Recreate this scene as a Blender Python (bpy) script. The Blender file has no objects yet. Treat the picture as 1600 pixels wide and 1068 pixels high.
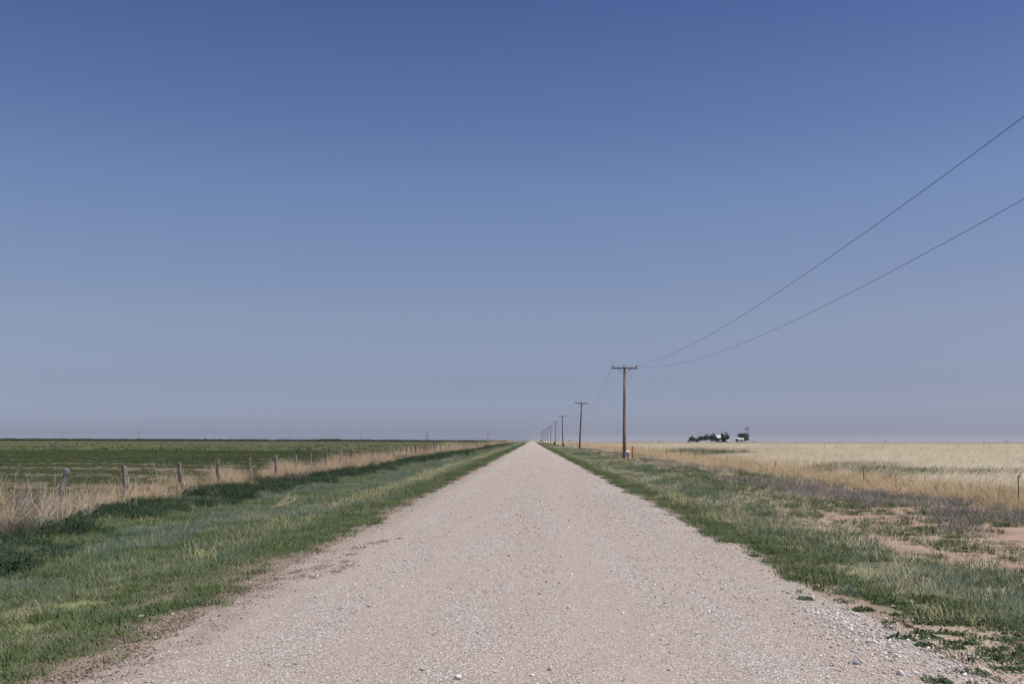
import bpy, math, random
import numpy as np
sc = bpy.context.scene
C = sc.collection
PI = math.pi
R = math.radians
rng = np.random.default_rng(7)
random.seed(7)

# ------------------------------------------------------------------ camera
CAM_H = 1.7
cam_d = bpy.data.cameras.new('camera'); cam = bpy.data.objects.new('camera', cam_d); C.objects.link(cam)
cam.location = (0, 0, CAM_H)
cam.rotation_euler = (PI/2, R(-0.10), 0)
cam_d.lens = 35; cam_d.sensor_width = 36
cam_d.shift_x = -31/1600; cam_d.shift_y = 153.5/1600
cam_d.clip_start = 0.1; cam_d.clip_end = 30000
sc.camera = cam
FPX = 1556.0
# ------------------------------------------------------------------ world, sun, exposure
SUN_EL, SUN_AZ = 64, 108
world = bpy.data.worlds.new("World"); sc.world = world; world.use_nodes = True
wn = world.node_tree
sky = wn.nodes.new('ShaderNodeTexSky'); sky.sky_type = 'NISHITA'; sky.sun_disc = False
sky.sun_elevation = R(SUN_EL); sky.sun_rotation = R(SUN_AZ)
sky.air_density = 0.6; sky.dust_density = 1.0; sky.ozone_density = 3.0
tcw = wn.nodes.new('ShaderNodeTexCoord')
sepw = wn.nodes.new('ShaderNodeSeparateXYZ'); wn.links.new(tcw.outputs['Generated'], sepw.inputs[0])
rampw = wn.nodes.new('ShaderNodeValToRGB'); wn.links.new(sepw.outputs[2], rampw.inputs[0])
SKY_GAIN = [(0.0, (.73, .715, .93)), (0.0543, (.757, .64, .68)), (0.12, (.99, .80, .745)), (0.18, (1.03, .885, .845)), (0.2416, (1.0, .94, .95)), (0.33, (.80, .81, .95)), (0.405, (.63, .69, .90)), (1.0, (.63, .69, .90))]
while len(rampw.color_ramp.elements) < len(SKY_GAIN): rampw.color_ramp.elements.new(0.5)
for e, (p, c) in zip(rampw.color_ramp.elements, SKY_GAIN): e.position = p; e.color = (*c, 1)
mixw = wn.nodes.new('ShaderNodeMix'); mixw.data_type = 'RGBA'; mixw.blend_type = 'MULTIPLY'; mixw.inputs[0].default_value = 1
wn.links.new(sky.outputs[0], mixw.inputs[6]); wn.links.new(rampw.outputs[0], mixw.inputs[7])
bgw = wn.nodes['Background']; wn.links.new(mixw.outputs[2], bgw.inputs[0]); bgw.inputs[1].default_value = 0.125
sun_d = bpy.data.lights.new('sun', 'SUN'); sun_o = bpy.data.objects.new('sun', sun_d); C.objects.link(sun_o)
sun_d.energy = 4.7; sun_d.angle = R(0.53); sun_d.color = (1, 0.965, 0.91)
sun_o.rotation_euler = (R(90-SUN_EL), 0, R(180-SUN_AZ)); sun_o.location = (60, 20, 80)
sc.view_settings.view_transform = 'Standard'; sc.view_settings.look = 'None'
sc.view_settings.exposure = 0; sc.view_settings.gamma = 1
sc.render.engine = 'CYCLES'
sc.cycles.use_denoising = True
sc.cycles.denoiser = 'OPENIMAGEDENOISE'; sc.cycles.denoising_input_passes = 'RGB_ALBEDO_NORMAL'; sc.cycles.denoising_prefilter = 'ACCURATE'
sc.cycles.max_bounces = 6; sc.cycles.diffuse_bounces = 3; sc.cycles.volume_bounces = 1; sc.cycles.transmission_bounces = 3

# ------------------------------------------------------------------ noise + terrain
def _h(ix, iy, s):
    n = (ix.astype(np.int64)*374761393 + iy.astype(np.int64)*668265263 + s*1442695041) & 0xffffffff
    n = ((n ^ (n >> 13)) * 1274126177) & 0xffffffff
    return ((n ^ (n >> 16)) & 0xffff) / 65535.0
def vn(x, y, s=0):
    x = np.asarray(x, float); y = np.asarray(y, float)
    ix = np.floor(x); iy = np.floor(y); fx = x-ix; fy = y-iy
    fx = fx*fx*(3-2*fx); fy = fy*fy*(3-2*fy)
    a = _h(ix, iy, s); b = _h(ix+1, iy, s); c = _h(ix, iy+1, s); d = _h(ix+1, iy+1, s)
    return (a*(1-fx)+b*fx)*(1-fy) + (c*(1-fx)+d*fx)*fy
def fbm(x, y, s=0, o=3):
    t = 0; a = 0.5; w = 0
    for k in range(o):
        t = t + a*vn(np.asarray(x)*2**k, np.asarray(y)*2**k, s+k*17); w += a; a *= .5
    return t/w
GX = [-70, -30, -15, -13, -11.5, -8, -5, -4, -3.45, -2.95, 2.9, 3.4, 4, 6, 9, 12, 20, 70]
GZ = [0, -.08, -.18, -.14, -.28, -.40, -.25, -.12, -.06, -.16, -.16, -.06, -.09, -.16, -.14, -.16, -.10, 0]
def gz(x, y):
    x = np.asarray(x, float); y = np.asarray(y, float)
    z = np.interp(x, GX, GZ)
    near = np.exp(-np.abs(x)/60)*np.clip((np.abs(x)-3.3)/2, 0, 1)
    z = z + near*0.09*(fbm(x*.35, y*.35, 5)-.5) + 0.035*(vn(x*1.3, y*1.3, 9)-.5)*np.exp(-np.abs(x)/40)
    z = z - .00135*np.clip(y-900, 0, None)*np.clip((x-25)/120, 0, 1)   # the dry field falls away gently beyond the farm
    return z
def redge(y): return 3.22 + 0.55*np.exp(-(np.asarray(y, float)-5.5)/3.0)*(np.asarray(y) > -50) if np.all(np.asarray(y) > 0) else 3.6
def rz(x, y):
    ax = np.abs(np.asarray(x, float))
    return np.interp(ax, [0, 2.4, 3.1, 3.45, 3.95], [0, -.025, -.055, -.09, -.24]) + 0.014*(fbm(np.asarray(x)*2.2, np.asarray(y)*.5, 31)-.5) + 0.010*(fbm(np.asarray(x)*5, np.asarray(y)*3, 37)-.5)
def G(px, py, dz=0.0):
    """where the ray of a photo pixel meets the ground"""
    sx = (px-831)/FPX; sy = (py-687.5-(px-831)*0.0017)/FPX
    y = CAM_H/max(sy, 1e-4)
    for _ in range(12):
        x = sx*y; z = max(float(gz(x, y)), float(rz(x, y)) if abs(x) < 3.9 else -9)
        y = .5*y + .5*(CAM_H-z)/max(sy, 1e-4)
    return sx*y, y, z+dz
def X(px, d): return (px-831)/FPX*d

# ------------------------------------------------------------------ object helpers
def tag(o, label=None, cat=None, group=None, kind=None):
    if label: o['label'] = label
    if cat: o['category'] = cat
    if group: o['group'] = group
    if kind: o['kind'] = kind
    return o
def empty(name, loc=(0, 0, 0), rz_=0.0):
    o = bpy.data.objects.new(name, None); C.objects.link(o); o.location = loc; o.rotation_euler.z = rz_
    o.empty_display_size = .2
    return o
def copy_tree(o, parent=None):
    c = o.copy(); C.objects.link(c)
    if parent is not None: c.parent = parent
    for ch in [k for k in bpy.data.objects if k.parent == o]: copy_tree(ch, c)
    return c
class MB:
    def __init__(s): s.v = []; s.f = []
    def add(s, v, f):
        n = len(s.v); s.v += [tuple(map(float, p)) for p in v]; s.f += [tuple(n+i for i in q) for q in f]; return s
    def box(s, c, d, rot=0.0, taper=1.0):
        x, y, z = d[0]/2, d[1]/2, d[2]/2; cr, sr = math.cos(rot), math.sin(rot); out = []
        for k, (a, b, e) in enumerate([(-x,-y,-z),(x,-y,-z),(x,y,-z),(-x,y,-z),(-x,-y,z),(x,-y,z),(x,y,z),(-x,y,z)]):
            if k > 3: a *= taper; b *= taper
            out.append((c[0]+a*cr-b*sr, c[1]+a*sr+b*cr, c[2]+e))
        return s.add(out, [(3,2,1,0),(4,5,6,7),(0,1,5,4),(1,2,6,5),(2,3,7,6),(3,0,4,7)])
    def tube(s, pts, rad, n=6, cap=True):
        pts = [np.array(p, float) for p in pts]
        if not hasattr(rad, '__len__'): rad = [rad]*len(pts)
        vs = []; fs = []
        for i, p in enumerate(pts):
            t = pts[min(i+1, len(pts)-1)]-pts[max(i-1, 0)]; t /= (np.linalg.norm(t)+1e-9)
            u = np.cross(t, (0, 0, 1)) if abs(t[2]) < .95 else np.cross(t, (1, 0, 0)); u /= np.linalg.norm(u); w = np.cross(t, u)
            for k in range(n):
                a = 2*PI*k/n; vs.append(p+rad[i]*(math.cos(a)*u+math.sin(a)*w))
        for i in range(len(pts)-1):
            for k in range(n): fs.append((i*n+k, i*n+(k+1) % n, (i+1)*n+(k+1) % n, (i+1)*n+k))
        if cap:
            fs.append(tuple(range(n-1, -1, -1))); fs.append(tuple((len(pts)-1)*n+k for k in range(n)))
        return s.add(vs, fs)
    def lathe(s, prof, c=(0, 0, 0), n=10):
        return s.tube([(c[0], c[1], c[2]+z) for r, z in prof], [max(r, 1e-4) for r, z in prof], n)
    def mesh(s, name, m=None, smooth=False):
        me = bpy.data.meshes.new(name); me.from_pydata(s.v, [], s.f); me.update()
        if m: me.materials.append(m)
        if smooth: me.polygons.foreach_set('use_smooth', [True]*len(me.polygons))
        return me
    def build(s, name, m=None, parent=None, smooth=False, loc=None):
        o = bpy.data.objects.new(name, s.mesh(name, m, smooth)); C.objects.link(o)
        if parent is not None: o.parent = parent
        if loc is not None: o.location = loc
        return o
def np_mesh(name, V, F, m=None, attrs=None, smooth=False):
    me = bpy.data.meshes.new(name); V = np.asarray(V, np.float32); F = np.asarray(F, np.int32)
    k = F.shape[1]
    me.vertices.add(len(V)); me.vertices.foreach_set('co', V.ravel())
    me.loops.add(F.size); me.loops.foreach_set('vertex_index', F.ravel())
    me.polygons.add(len(F)); me.polygons.foreach_set('loop_start', np.arange(0, F.size, k, dtype=np.int32))
    if smooth: me.polygons.foreach_set('use_smooth', np.ones(len(F), bool))
    me.update(calc_edges=True); me.validate()
    for nm, a in (attrs or {}).items():
        at = me.attributes.new(nm, 'FLOAT', 'POINT'); at.data.foreach_set('value', np.asarray(a, np.float32))
    if m: me.materials.append(m)
    return me

# ------------------------------------------------------------------ materials
class NT:
    def __init__(s, name):
        s.m = bpy.data.materials.new(name); s.m.use_nodes = True; s.t = s.m.node_tree
        s.b = s.t.nodes['Principled BSDF']; s.out = s.t.nodes['Material Output']
        s.b.inputs['Specular IOR Level'].default_value = 0.25
    def n(s, ty, **kw):
        nd = s.t.nodes.new(ty)
        for k, v in kw.items(): setattr(nd, k, v)
        return nd
    def l(s, a, b): s.t.links.new(a, b)
    def inp(s, sock, v):
        if hasattr(v, 'node'): s.l(v, sock)
        else:
            if isinstance(v, (tuple, list)) and len(v) == 3 and sock.type == 'RGBA': v = (*v, 1)
            sock.default_value = v
    def math(s, op, a, b=0.0, clamp=False):
        nd = s.n('ShaderNodeMath', operation=op, use_clamp=clamp); s.inp(nd.inputs[0], a); s.inp(nd.inputs[1], b); return nd.outputs[0]
    def mix(s, f, a, b, mode='MIX'):
        nd = s.n('ShaderNodeMix', data_type='RGBA', blend_type=mode); s.inp(nd.inputs[0], f); s.inp(nd.inputs[6], a); s.inp(nd.inputs[7], b); return nd.outputs[2]
    def ramp(s, f, stops, interp='LINEAR'):
        nd = s.n('ShaderNodeValToRGB'); nd.color_ramp.interpolation = interp
        while len(nd.color_ramp.elements) < len(stops): nd.color_ramp.elements.new(.5)
        for e, (p, c) in zip(nd.color_ramp.elements, stops):
            e.position = p; e.color = (*c, 1) if hasattr(c, '__len__') else (c, c, c, 1)
        s.inp(nd.inputs[0], f); return nd.outputs[0]
    def mrange(s, v, a, b, c=0.0, d=1.0, smooth=False):
        nd = s.n('ShaderNodeMapRange'); nd.clamp = True
        if smooth: nd.interpolation_type = 'SMOOTHSTEP'
        s.inp(nd.inputs[0], v)
        for i, q in enumerate((a, b, c, d)): nd.inputs[i+1].default_value = q
        return nd.outputs[0]
    def pos(s):
        return s.n('ShaderNodeNewGeometry').outputs['Position']
    def scaled(s, v, sc_):
        nd = s.n('ShaderNodeMapping'); s.l(v, nd.inputs[0]); nd.inputs['Scale'].default_value = sc_; return nd.outputs[0]
    def noise(s, v, scale, detail=3, rough=.55):
        nd = s.n('ShaderNodeTexNoise'); s.l(v, nd.inputs['Vector']); nd.inputs['Scale'].default_value = scale
        nd.inputs['Detail'].default_value = detail; nd.inputs['Roughness'].default_value = rough; return nd.outputs[0]
    def voro(s, v, scale, feature='F1'):
        nd = s.n('ShaderNodeTexVoronoi', feature=feature); s.l(v, nd.inputs['Vector']); nd.inputs['Scale'].default_value = scale; return nd
    def bump(s, h, strength=.5, dist=.02):
        nd = s.n('ShaderNodeBump'); s.l(h, nd.inputs['Height']); nd.inputs['Strength'].default_value = strength; nd.inputs['Distance'].default_value = dist
        s.l(nd.outputs[0], s.b.inputs['Normal'])
    def col(s, c, rough=.9):
        s.inp(s.b.inputs['Base Color'], c); s.inp(s.b.inputs['Roughness'], rough); return s.m
def simple(name, c, var=.25, scale=6, rough=.8, metal=0.0):
    m = NT(name); oc = m.n('ShaderNodeTexCoord').outputs['Object']
    f = m.noise(oc, scale, 4)
    m.b.inputs['Metallic'].default_value = metal
    return m.col(m.mix(f, tuple(k*(1-var) for k in c), tuple(min(1, k*(1+var)) for k in c)), rough)
def grass_mat(name, stops, w=(.35, .3, .35), nscale=.25, transl=.18, tipmix=None, up=.8):
    """colour varies blade by blade, clump by clump and in patches over the ground"""
    m = NT(name)
    bl = m.n('ShaderNodeAttribute', attribute_name='bl').outputs['Fac']
    tip = m.n('ShaderNodeAttribute', attribute_name='tip').outputs['Fac']
    rnd = m.n('ShaderNodeObjectInfo').outputs['Random']
    nz = m.mrange(m.noise(m.pos(), nscale, 3), .3, .7)
    f = m.math('ADD', m.math('ADD', m.math('MULTIPLY', bl, w[0]), m.math('MULTIPLY', rnd, w[1])), m.math('MULTIPLY', nz, w[2]))
    c = m.ramp(f, stops)
    if tipmix: c = m.mix(m.math('MULTIPLY', tip, tipmix[0]), c, tipmix[1])
    m.col(c, .75); m.b.inputs['Specular IOR Level'].default_value = .12
    tr = m.n('ShaderNodeBsdfTranslucent'); m.l(c, tr.inputs[0])
    va = m.n('ShaderNodeVectorMath', operation='MULTIPLY_ADD'); m.l(m.n('ShaderNodeNewGeometry').outputs['Normal'], va.inputs[0]); va.inputs[1].default_value = (.6, .6, .6); va.inputs[2].default_value = (0, 0, up)
    vb = m.n('ShaderNodeVectorMath', operation='NORMALIZE'); m.l(va.outputs[0], vb.inputs[0]); m.l(vb.outputs[0], m.b.inputs['Normal'])
    mx = m.n('ShaderNodeMixShader'); mx.inputs[0].default_value = transl
    m.l(m.b.outputs[0], mx.inputs[1]); m.l(tr.outputs[0], mx.inputs[2]); m.l(mx.outputs[0], m.out.inputs[0])
    return m.m

# --- gravel road
m = NT('gravel_road'); P = m.pos()
warp = m.n('ShaderNodeMix', data_type='VECTOR')
lane = m.mrange(m.noise(m.scaled(P, (.95, .05, 1)), 1.0, 4, .6), .36, .64)
patch = m.mrange(m.noise(m.scaled(P, (1.0, .45, 1)), .9, 5, .6), .38, .62)
sepx = m.n('ShaderNodeSeparateXYZ'); m.l(P, sepx.inputs[0])
leftsand = m.mrange(m.math('ADD', sepx.outputs[0], m.math('MULTIPLY', m.noise(P, .5, 4), 1.0)), -2.45, -1.75, 1, 0, True)
wx = m.math('ADD', sepx.outputs[0], m.math('MULTIPLY', m.math('SUBTRACT', m.noise(m.scaled(P, (.4, .12, 1)), 1.0, 3), .5), .9))
def track(c, w): return m.mrange(m.math('ABSOLUTE', m.math('SUBTRACT', wx, c)), w*.35, w, 1, 0, True)
tracks = m.math('MULTIPLY', m.math('MAXIMUM', track(-1.25, .55), track(.75, .5)), m.mrange(m.noise(m.scaled(P, (.5, .16, 1)), 1.3, 4), .34, .56))
grav = m.math('MULTIPLY', m.math('ADD', m.math('MULTIPLY', lane, .55), m.math('MULTIPLY', patch, .55)), m.math('SUBTRACT', 1.0, m.math('MULTIPLY', leftsand, .9)), True)
grav = m.math('MULTIPLY', grav, m.math('SUBTRACT', 1.0, m.math('MULTIPLY', tracks, .75)))
sand = m.mix(m.noise(P, 1.6, 5), (.345, .27, .215), (.45, .362, .298))
edge = m.math('MULTIPLY', m.mrange(m.math('ADD', sepx.outputs[0], m.math('MULTIPLY', m.noise(P, 1.1, 5), .9)), -2.62, -2.1, 1, 0, True), m.mrange(m.noise(P, 4, 4), .35, .6))
sand = m.mix(m.math('MULTIPLY', edge, .85), sand, (.20, .15, .115))
sand = m.mix(m.math('MULTIPLY', m.noise(P, 160, 2), .35), sand, (.20, .155, .125))
v1 = m.voro(P, 62); v2 = m.voro(P, 28)
stone1 = m.ramp(m.n('ShaderNodeSeparateColor').outputs[0], [(0, 0), (1, 1)])
sc1 = m.n('ShaderNodeSeparateColor'); m.l(v1.outputs['Color'], sc1.inputs[0])
sc2 = m.n('ShaderNodeSeparateColor'); m.l(v2.outputs['Color'], sc2.inputs[0])
PAL = [(0, (.27, .215, .18)), (.2, (.40, .338, .295)), (.5, (.50, .435, .39)), (.8, (.60, .54, .495)), (1, (.82, .78, .74))]
c1 = m.ramp(sc1.outputs[0], PAL); c2 = m.ramp(sc2.outputs[0], PAL)
gap1 = m.mrange(v1.outputs['Distance'], .45, .72); gap2 = m.mrange(v2.outputs['Distance'], .30, .42)
is1 = m.mrange(m.math('ADD', sc1.outputs[1], m.math('MULTIPLY', grav, .9)), .75, .83)
is2 = m.mrange(m.math('ADD', sc2.outputs[1], m.math('MULTIPLY', grav, .35)), 1.02, 1.06)
st = m.mix(gap1, c1, (.20, .158, .13))
col = m.mix(is1, sand, st)
col = m.mix(m.math('MULTIPLY', is2, m.math('SUBTRACT', 1.0, gap2)), col, c2)
big = m.mrange(m.noise(m.scaled(P, (.75, .10, 1)), 1.0, 4), .42, .66)
col = m.mix(m.math('MULTIPLY', big, .42), col, (.375, .295, .235))
m.col(col, .95)
hgt = m.math('ADD', m.math('MULTIPLY', m.math('SUBTRACT', 1.0, gap1), is1), m.math('MULTIPLY', m.math('MULTIPLY', is2, m.math('SUBTRACT', 1.0, gap2)), 1.5))
m.bump(m.math('ADD', hgt, m.noise(P, 30, 4)), .7, .012)
M_ROAD = m.m

# --- roadside ground
m = NT('roadside_ground'); P = m.pos()
sp = m.n('ShaderNodeSeparateXYZ'); m.l(P, sp.inputs[0])
xx = m.math('ADD', sp.outputs[0], m.math('MULTIPLY', m.math('SUBTRACT', m.noise(P, .45, 4), .5), 1.6))
VST = [(-14, (.30, .215, .135)), (-12.7, (.28, .20, .12)), (-12.2, (.045, .065, .03)), (-10.6, (.05, .075, .035)), (-9.6, (.085, .115, .07)), (-6.3, (.085, .115, .065)),
       (-5.8, (.26, .25, .12)), (-5.3, (.22, .22, .10)), (-4.8, (.15, .14, .085)), (-4.0, (.20, .16, .11)), (-3.7, (.23, .175, .13)), (-3.3, (.26, .20, .155)),
       (3.1, (.40, .315, .245)), (3.6, (.20, .16, .10)), (4.0, (.12, .115, .065)), (4.25, (.29, .27, .15)), (4.6, (.26, .24, .13)), (5.0, (.16, .16, .09)), (7.2, (.17, .155, .10)),
       (8.4, (.19, .155, .115)), (12.0, (.21, .165, .12)), (13.0, (.36, .26, .15))]
def chain(m, f, stops, lo, hi):
    # two ramps: a ramp holds at most 32 stops and reads better split at the road
    return m.ramp(m.mrange(f, lo, hi), [((p-lo)/(hi-lo), c) for p, c in stops])
cz = chain(m, xx, VST, -14, 14)
dirt = m.mix(m.noise(P, 3, 5), (.30, .195, .135), (.44, .31, .225))
side = m.math('MULTIPLY', m.mrange(sp.outputs[0], 6.0, 8.0), m.mrange(sp.outputs[1], 45, 90, 1, .1))
pm = m.math('MULTIPLY', m.mrange(m.noise(m.scaled(P, (1, .6, 1)), .55, 4), .44, .60), side)
yy = m.math('ADD', sp.outputs[1], m.math('MULTIPLY', m.math('SUBTRACT', m.noise(P, .3, 4), .5), 7.0))
bare = m.math('MULTIPLY', m.math('MULTIPLY', m.mrange(xx, 5.3, 6.5), m.mrange(xx, 11.4, 12.8, 1, 0)), m.math('MULTIPLY', m.mrange(yy, 12.5, 15), m.mrange(yy, 26, 30, 1, 0)))
pm = m.math('MAXIMUM', pm, m.math('MULTIPLY', bare, m.mrange(m.noise(P, 1.8, 5), .36, .52)))
cz = m.mix(pm, cz, dirt)
# bare sandy apron by the road in front
ap = m.math('MULTIPLY', m.mrange(sp.outputs[1], 9.0, 11.0, 1, 0), m.mrange(sp.outputs[0], 3.0, 3.1))
cz = m.mix(ap, cz, m.mix(m.noise(P, 9, 5), (.36, .27, .195), (.48, .38, .285)))
cz = m.mix(m.mrange(m.noise(P, 45, 3), .45, .75), cz, m.mix(.5, cz, (.10, .08, .06)))
m.col(cz, .95); m.bump(m.noise(P, 22, 5), .8, .03); M_VERGE = m.m

# --- green field
m = NT('green_field'); P = m.pos(); sp = m.n('ShaderNodeSeparateXYZ'); m.l(P, sp.inputs[0])
w_ = m.math('ADD', sp.outputs[1], m.math('MULTIPLY', m.noise(P, .12, 3), 6.0))
strip = m.noise(m.scaled(P, (.012, .11, 1)), 1.0, 3)
far = m.noise(m.scaled(P, (.003, .016, 1)), 1.0, 4)
green = m.mix(m.mrange(m.noise(P, .5, 5), .35, .65), (.055, .072, .030), (.09, .108, .048))
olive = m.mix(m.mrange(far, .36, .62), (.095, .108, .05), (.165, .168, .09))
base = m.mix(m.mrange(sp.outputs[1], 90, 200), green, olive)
soil = m.mix(m.noise(P, 2, 5), (.125, .096, .068), (.19, .143, .105))
soilm = m.math('MAXIMUM', m.math('MULTIPLY', m.mrange(m.math('ADD', strip, m.math('MULTIPLY', m.noise(P, 1.2, 4), .16)), .56, .66), m.mrange(sp.outputs[1], 60, 130, 1, .25)), m.math('MULTIPLY', m.mrange(sp.outputs[1], 70, 105, .9, 0), m.mrange(m.noise(P, 1.5, 4), .35, .5)))
base = m.mix(soilm, base, soil)
m.col(base, .95); m.bump(m.noise(P, 9, 5), .8, .06); M_GREEN = m.m

# --- dry field
m = NT('dry_field'); P = m.pos(); sp = m.n('ShaderNodeSeparateXYZ'); m.l(P, sp.inputs[0])
s1 = m.mrange(m.noise(m.scaled(P, (.02, .05, 1)), 1.0, 4), .35, .65)
s2 = m.mrange(m.noise(m.scaled(P, (.004, .02, 1)), 1.0, 4), .35, .65)
base = m.mix(s1, (.42, .345, .235), (.54, .45, .32)); base = m.mix(m.math('MULTIPLY', s2, .5), base, (.56, .455, .30))
base = m.mix(m.mrange(sp.outputs[1], 60, 150, .45, 0), base, (.17, .13, .085))
m.col(base, .95); m.bump(m.noise(P, 4, 5), .8, .1); M_DRY = m.m

M_BLUE = grass_mat('blue_green_grass', [(0, (.060, .098, .056)), (.35, (.092, .135, .086)), (.6, (.135, .172, .118)), (.78, (.215, .225, .135)), (1, (.40, .36, .23))], nscale=.5, tipmix=(.25, (.24, .27, .18)), w=(.3, .2, .55), up=1.1)
M_SHORT = grass_mat('short_green_grass', [(0, (.050, .080, .030)), (.35, (.085, .122, .046)), (.65, (.135, .165, .072)), (.85, (.22, .21, .115)), (1, (.36, .31, .20))], nscale=.9, w=(.3, .2, .55), up=1.0)
M_LEAFY = grass_mat('dark_leafy_weed', [(0, (.024, .044, .022)), (.5, (.040, .066, .032)), (.85, (.068, .098, .050)), (1, (.13, .145, .08))], nscale=.5, up=.35)
M_STALK = grass_mat('yellow_seed_stalks', [(0, (.24, .25, .12)), (.4, (.36, .34, .18)), (.8, (.48, .43, .25)), (1, (.60, .545, .39))], nscale=.4, up=1.1)
M_STRAW = grass_mat('fence_straw', [(0, (.17, .115, .078)), (.3, (.36, .255, .16)), (.65, (.55, .42, .27)), (1, (.70, .58, .40))], nscale=.7, w=(.35, .25, .5), transl=.15, up=.85)
M_DEAD = grass_mat('dead_weed_stem', [(0, (.17, .12, .095)), (.5, (.38, .285, .21)), (1, (.62, .52, .38))], nscale=.6, transl=.1, up=.8)
M_DARKDEAD = grass_mat('dark_dead_twig', [(0, (.085, .06, .055)), (.5, (.15, .108, .095)), (1, (.24, .18, .155))], nscale=.6, transl=.05, up=.3)
M_PALE = grass_mat('pale_dry_grass', [(0, (.46, .375, .25)), (.35, (.60, .505, .36)), (.7, (.71, .615, .455)), (1, (.78, .70, .55))], nscale=.06, w=(.35, .15, .5), transl=.10, up=2.2)
M_AMBER = grass_mat('amber_dry_grass', [(0, (.40, .285, .165)), (.4, (.54, .40, .24)), (.8, (.64, .50, .32)), (1, (.68, .575, .41))], nscale=.3, up=1.5, transl=.15)
M_PURP = grass_mat('greyish_dead_weed', [(0, (.16, .13, .118)), (.5, (.235, .20, .178)), (.85, (.30, .255, .21)), (1, (.24, .25, .16))], nscale=.5, transl=.15, up=1.0)
M_CROP = grass_mat('field_crop_leaf', [(0, (.042, .062, .024)), (.4, (.064, .086, .034)), (.75, (.10, .118, .052)), (1, (.19, .18, .10))], nscale=.06, w=(.25, .15, .6), up=.75)
M_OLIVE = grass_mat('olive_crop', [(0, (.10, .115, .055)), (.5, (.15, .158, .082)), (1, (.25, .235, .145))], nscale=.03, w=(.3, .25, .45), up=1.2)
M_FARCROP = grass_mat('far_tall_crop', [(0, (.022, .040, .020)), (.6, (.035, .058, .028)), (1, (.055, .078, .04))], nscale=.03, transl=.15, up=.2)
M_LEAF = grass_mat('tree_leaf', [(0, (.018, .026, .017)), (.5, (.032, .044, .027)), (1, (.06, .074, .044))], nscale=.3, transl=.1, up=.2)
M_BARK = simple('bark', (.10, .08, .065))
m = NT('weathered_wood'); oc = m.n('ShaderNodeTexCoord').outputs['Object']
f = m.noise(m.scaled(oc, (14, 14, 1.6)), 2.2, 5, .65); g_ = m.noise(oc, 3.0, 3)
c = m.ramp(f, [(.34, (.05, .04, .036)), (.46, (.16, .135, .125)), (.58, (.31, .275, .26)), (.75, (.48, .44, .41))])
c = m.mix(m.mrange(g_, .55, .72), c, (.10, .075, .065)); m.col(c, .9); m.bump(f, .8, .02); M_POST = m.m
m = NT('pole_wood'); oc = m.n('ShaderNodeTexCoord').outputs['Object']
f = m.noise(m.scaled(oc, (10, 10, .5)), 2.0, 5, .6); g_ = m.noise(m.scaled(oc, (1, 1, .4)), 1.0, 3)
c = m.ramp(f, [(.3, (.18, .115, .078)), (.5, (.28, .19, .135)), (.7, (.38, .275, .205))]); c = m.mix(m.mrange(g_, .5, .7), c, (.15, .115, .095)); m.col(c, .85); m.bump(f, .5, .015); M_POLE = m.m
M_STAKE_SHADEDPOLE = simple('grey_pole_wood', (.12, .10, .09), .3, 3)  # stake wood; on some utility poles the dark tone stands for backlight
M_ARM = simple('arm_wood', (.135, .105, .085), .3, 5)
M_STEEL = simple('galvanised_steel', (.30, .30, .30), .2, 8, .5, .6)
M_WIRE = simple('dark_wire', (.05, .048, .046), .2, 8, .6)
M_BARB = simple('rusty_wire', (.16, .12, .10), .3, 8, .7, .3)
M_PORC = simple('brown_porcelain', (.10, .06, .045), .15, 8, .25)
M_ORANGE = simple('orange_marker_plastic', (.60, .095, .035), .15, 4, .55)
M_WHITE = simple('white_paint', (.74, .75, .75), .06, 3, .55)
M_OFFWHITE = simple('dusty_white_siding', (.62, .60, .56), .1, 1, .7)
M_ROOF = simple('white_metal_roof', (.60, .61, .62), .08, 1, .4)
M_DARKWALL = simple('dark_parts_and_wall_shade', (.07, .06, .058), .2, 1, .8)  # dark small parts; on the farm walls it stands for shade
M_GLASSD = simple('dark_window_glass', (.03, .035, .04), .1, 2, .15)
M_GREY = simple('grey_metal', (.22, .225, .23), .15, 3, .6, .3)
M_RUBBER = simple('rubber', (.025, .025, .025), .2, 4, .8)
M_GREENPLATE = simple('dark_green_label', (.03, .055, .05), .1, 4, .5)
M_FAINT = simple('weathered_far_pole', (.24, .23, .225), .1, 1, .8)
M_TANK = simple('grey_tank_paint', (.42, .42, .42), .1, 1, .7)  # even grey, toned down from white so the tanks stay faint
m = NT('loose_stone'); oi = m.n('ShaderNodeObjectInfo').outputs['Random']; oc = m.n('ShaderNodeTexCoord').outputs['Object']
c = m.ramp(oi, [(0, (.28, .225, .185)), (.12, (.36, .305, .26)), (.4, (.46, .40, .355)), (.72, (.55, .495, .45)), (1, (.78, .74, .70))])
c = m.mix(m.math('MULTIPLY', m.noise(oc, 2.5, 4), .4), c, (.33, .26, .21)); m.col(c, .9); M_STONE = m.m
m = NT('dark_soil_crumb'); oi = m.n('ShaderNodeObjectInfo').outputs['Random']
m.col(m.ramp(oi, [(0, (.11, .082, .064)), (.5, (.19, .145, .115)), (1, (.31, .25, .20))]), .95); M_CRUMB = m.m
m = NT('white_gravel'); oi = m.n('ShaderNodeObjectInfo').outputs['Random']
m.col(m.ramp(oi, [(0, (.33, .285, .25)), (.5, (.50, .455, .42)), (1, (.74, .71, .68))]), .9); M_WGRAV = m.m
M_RSTONE = simple('brown_stone', (.235, .155, .12), .2, 9, .9)
M_WSTONE = simple('white_stone', (.66, .62, .58), .15, 14, .9)
M_BSTONE = simple('blue_grey_stone', (.27, .30, .33), .15, 14, .9)
M_PSTONE = simple('pink_grey_stone', (.48, .40, .36), .2, 14, .9)

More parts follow.
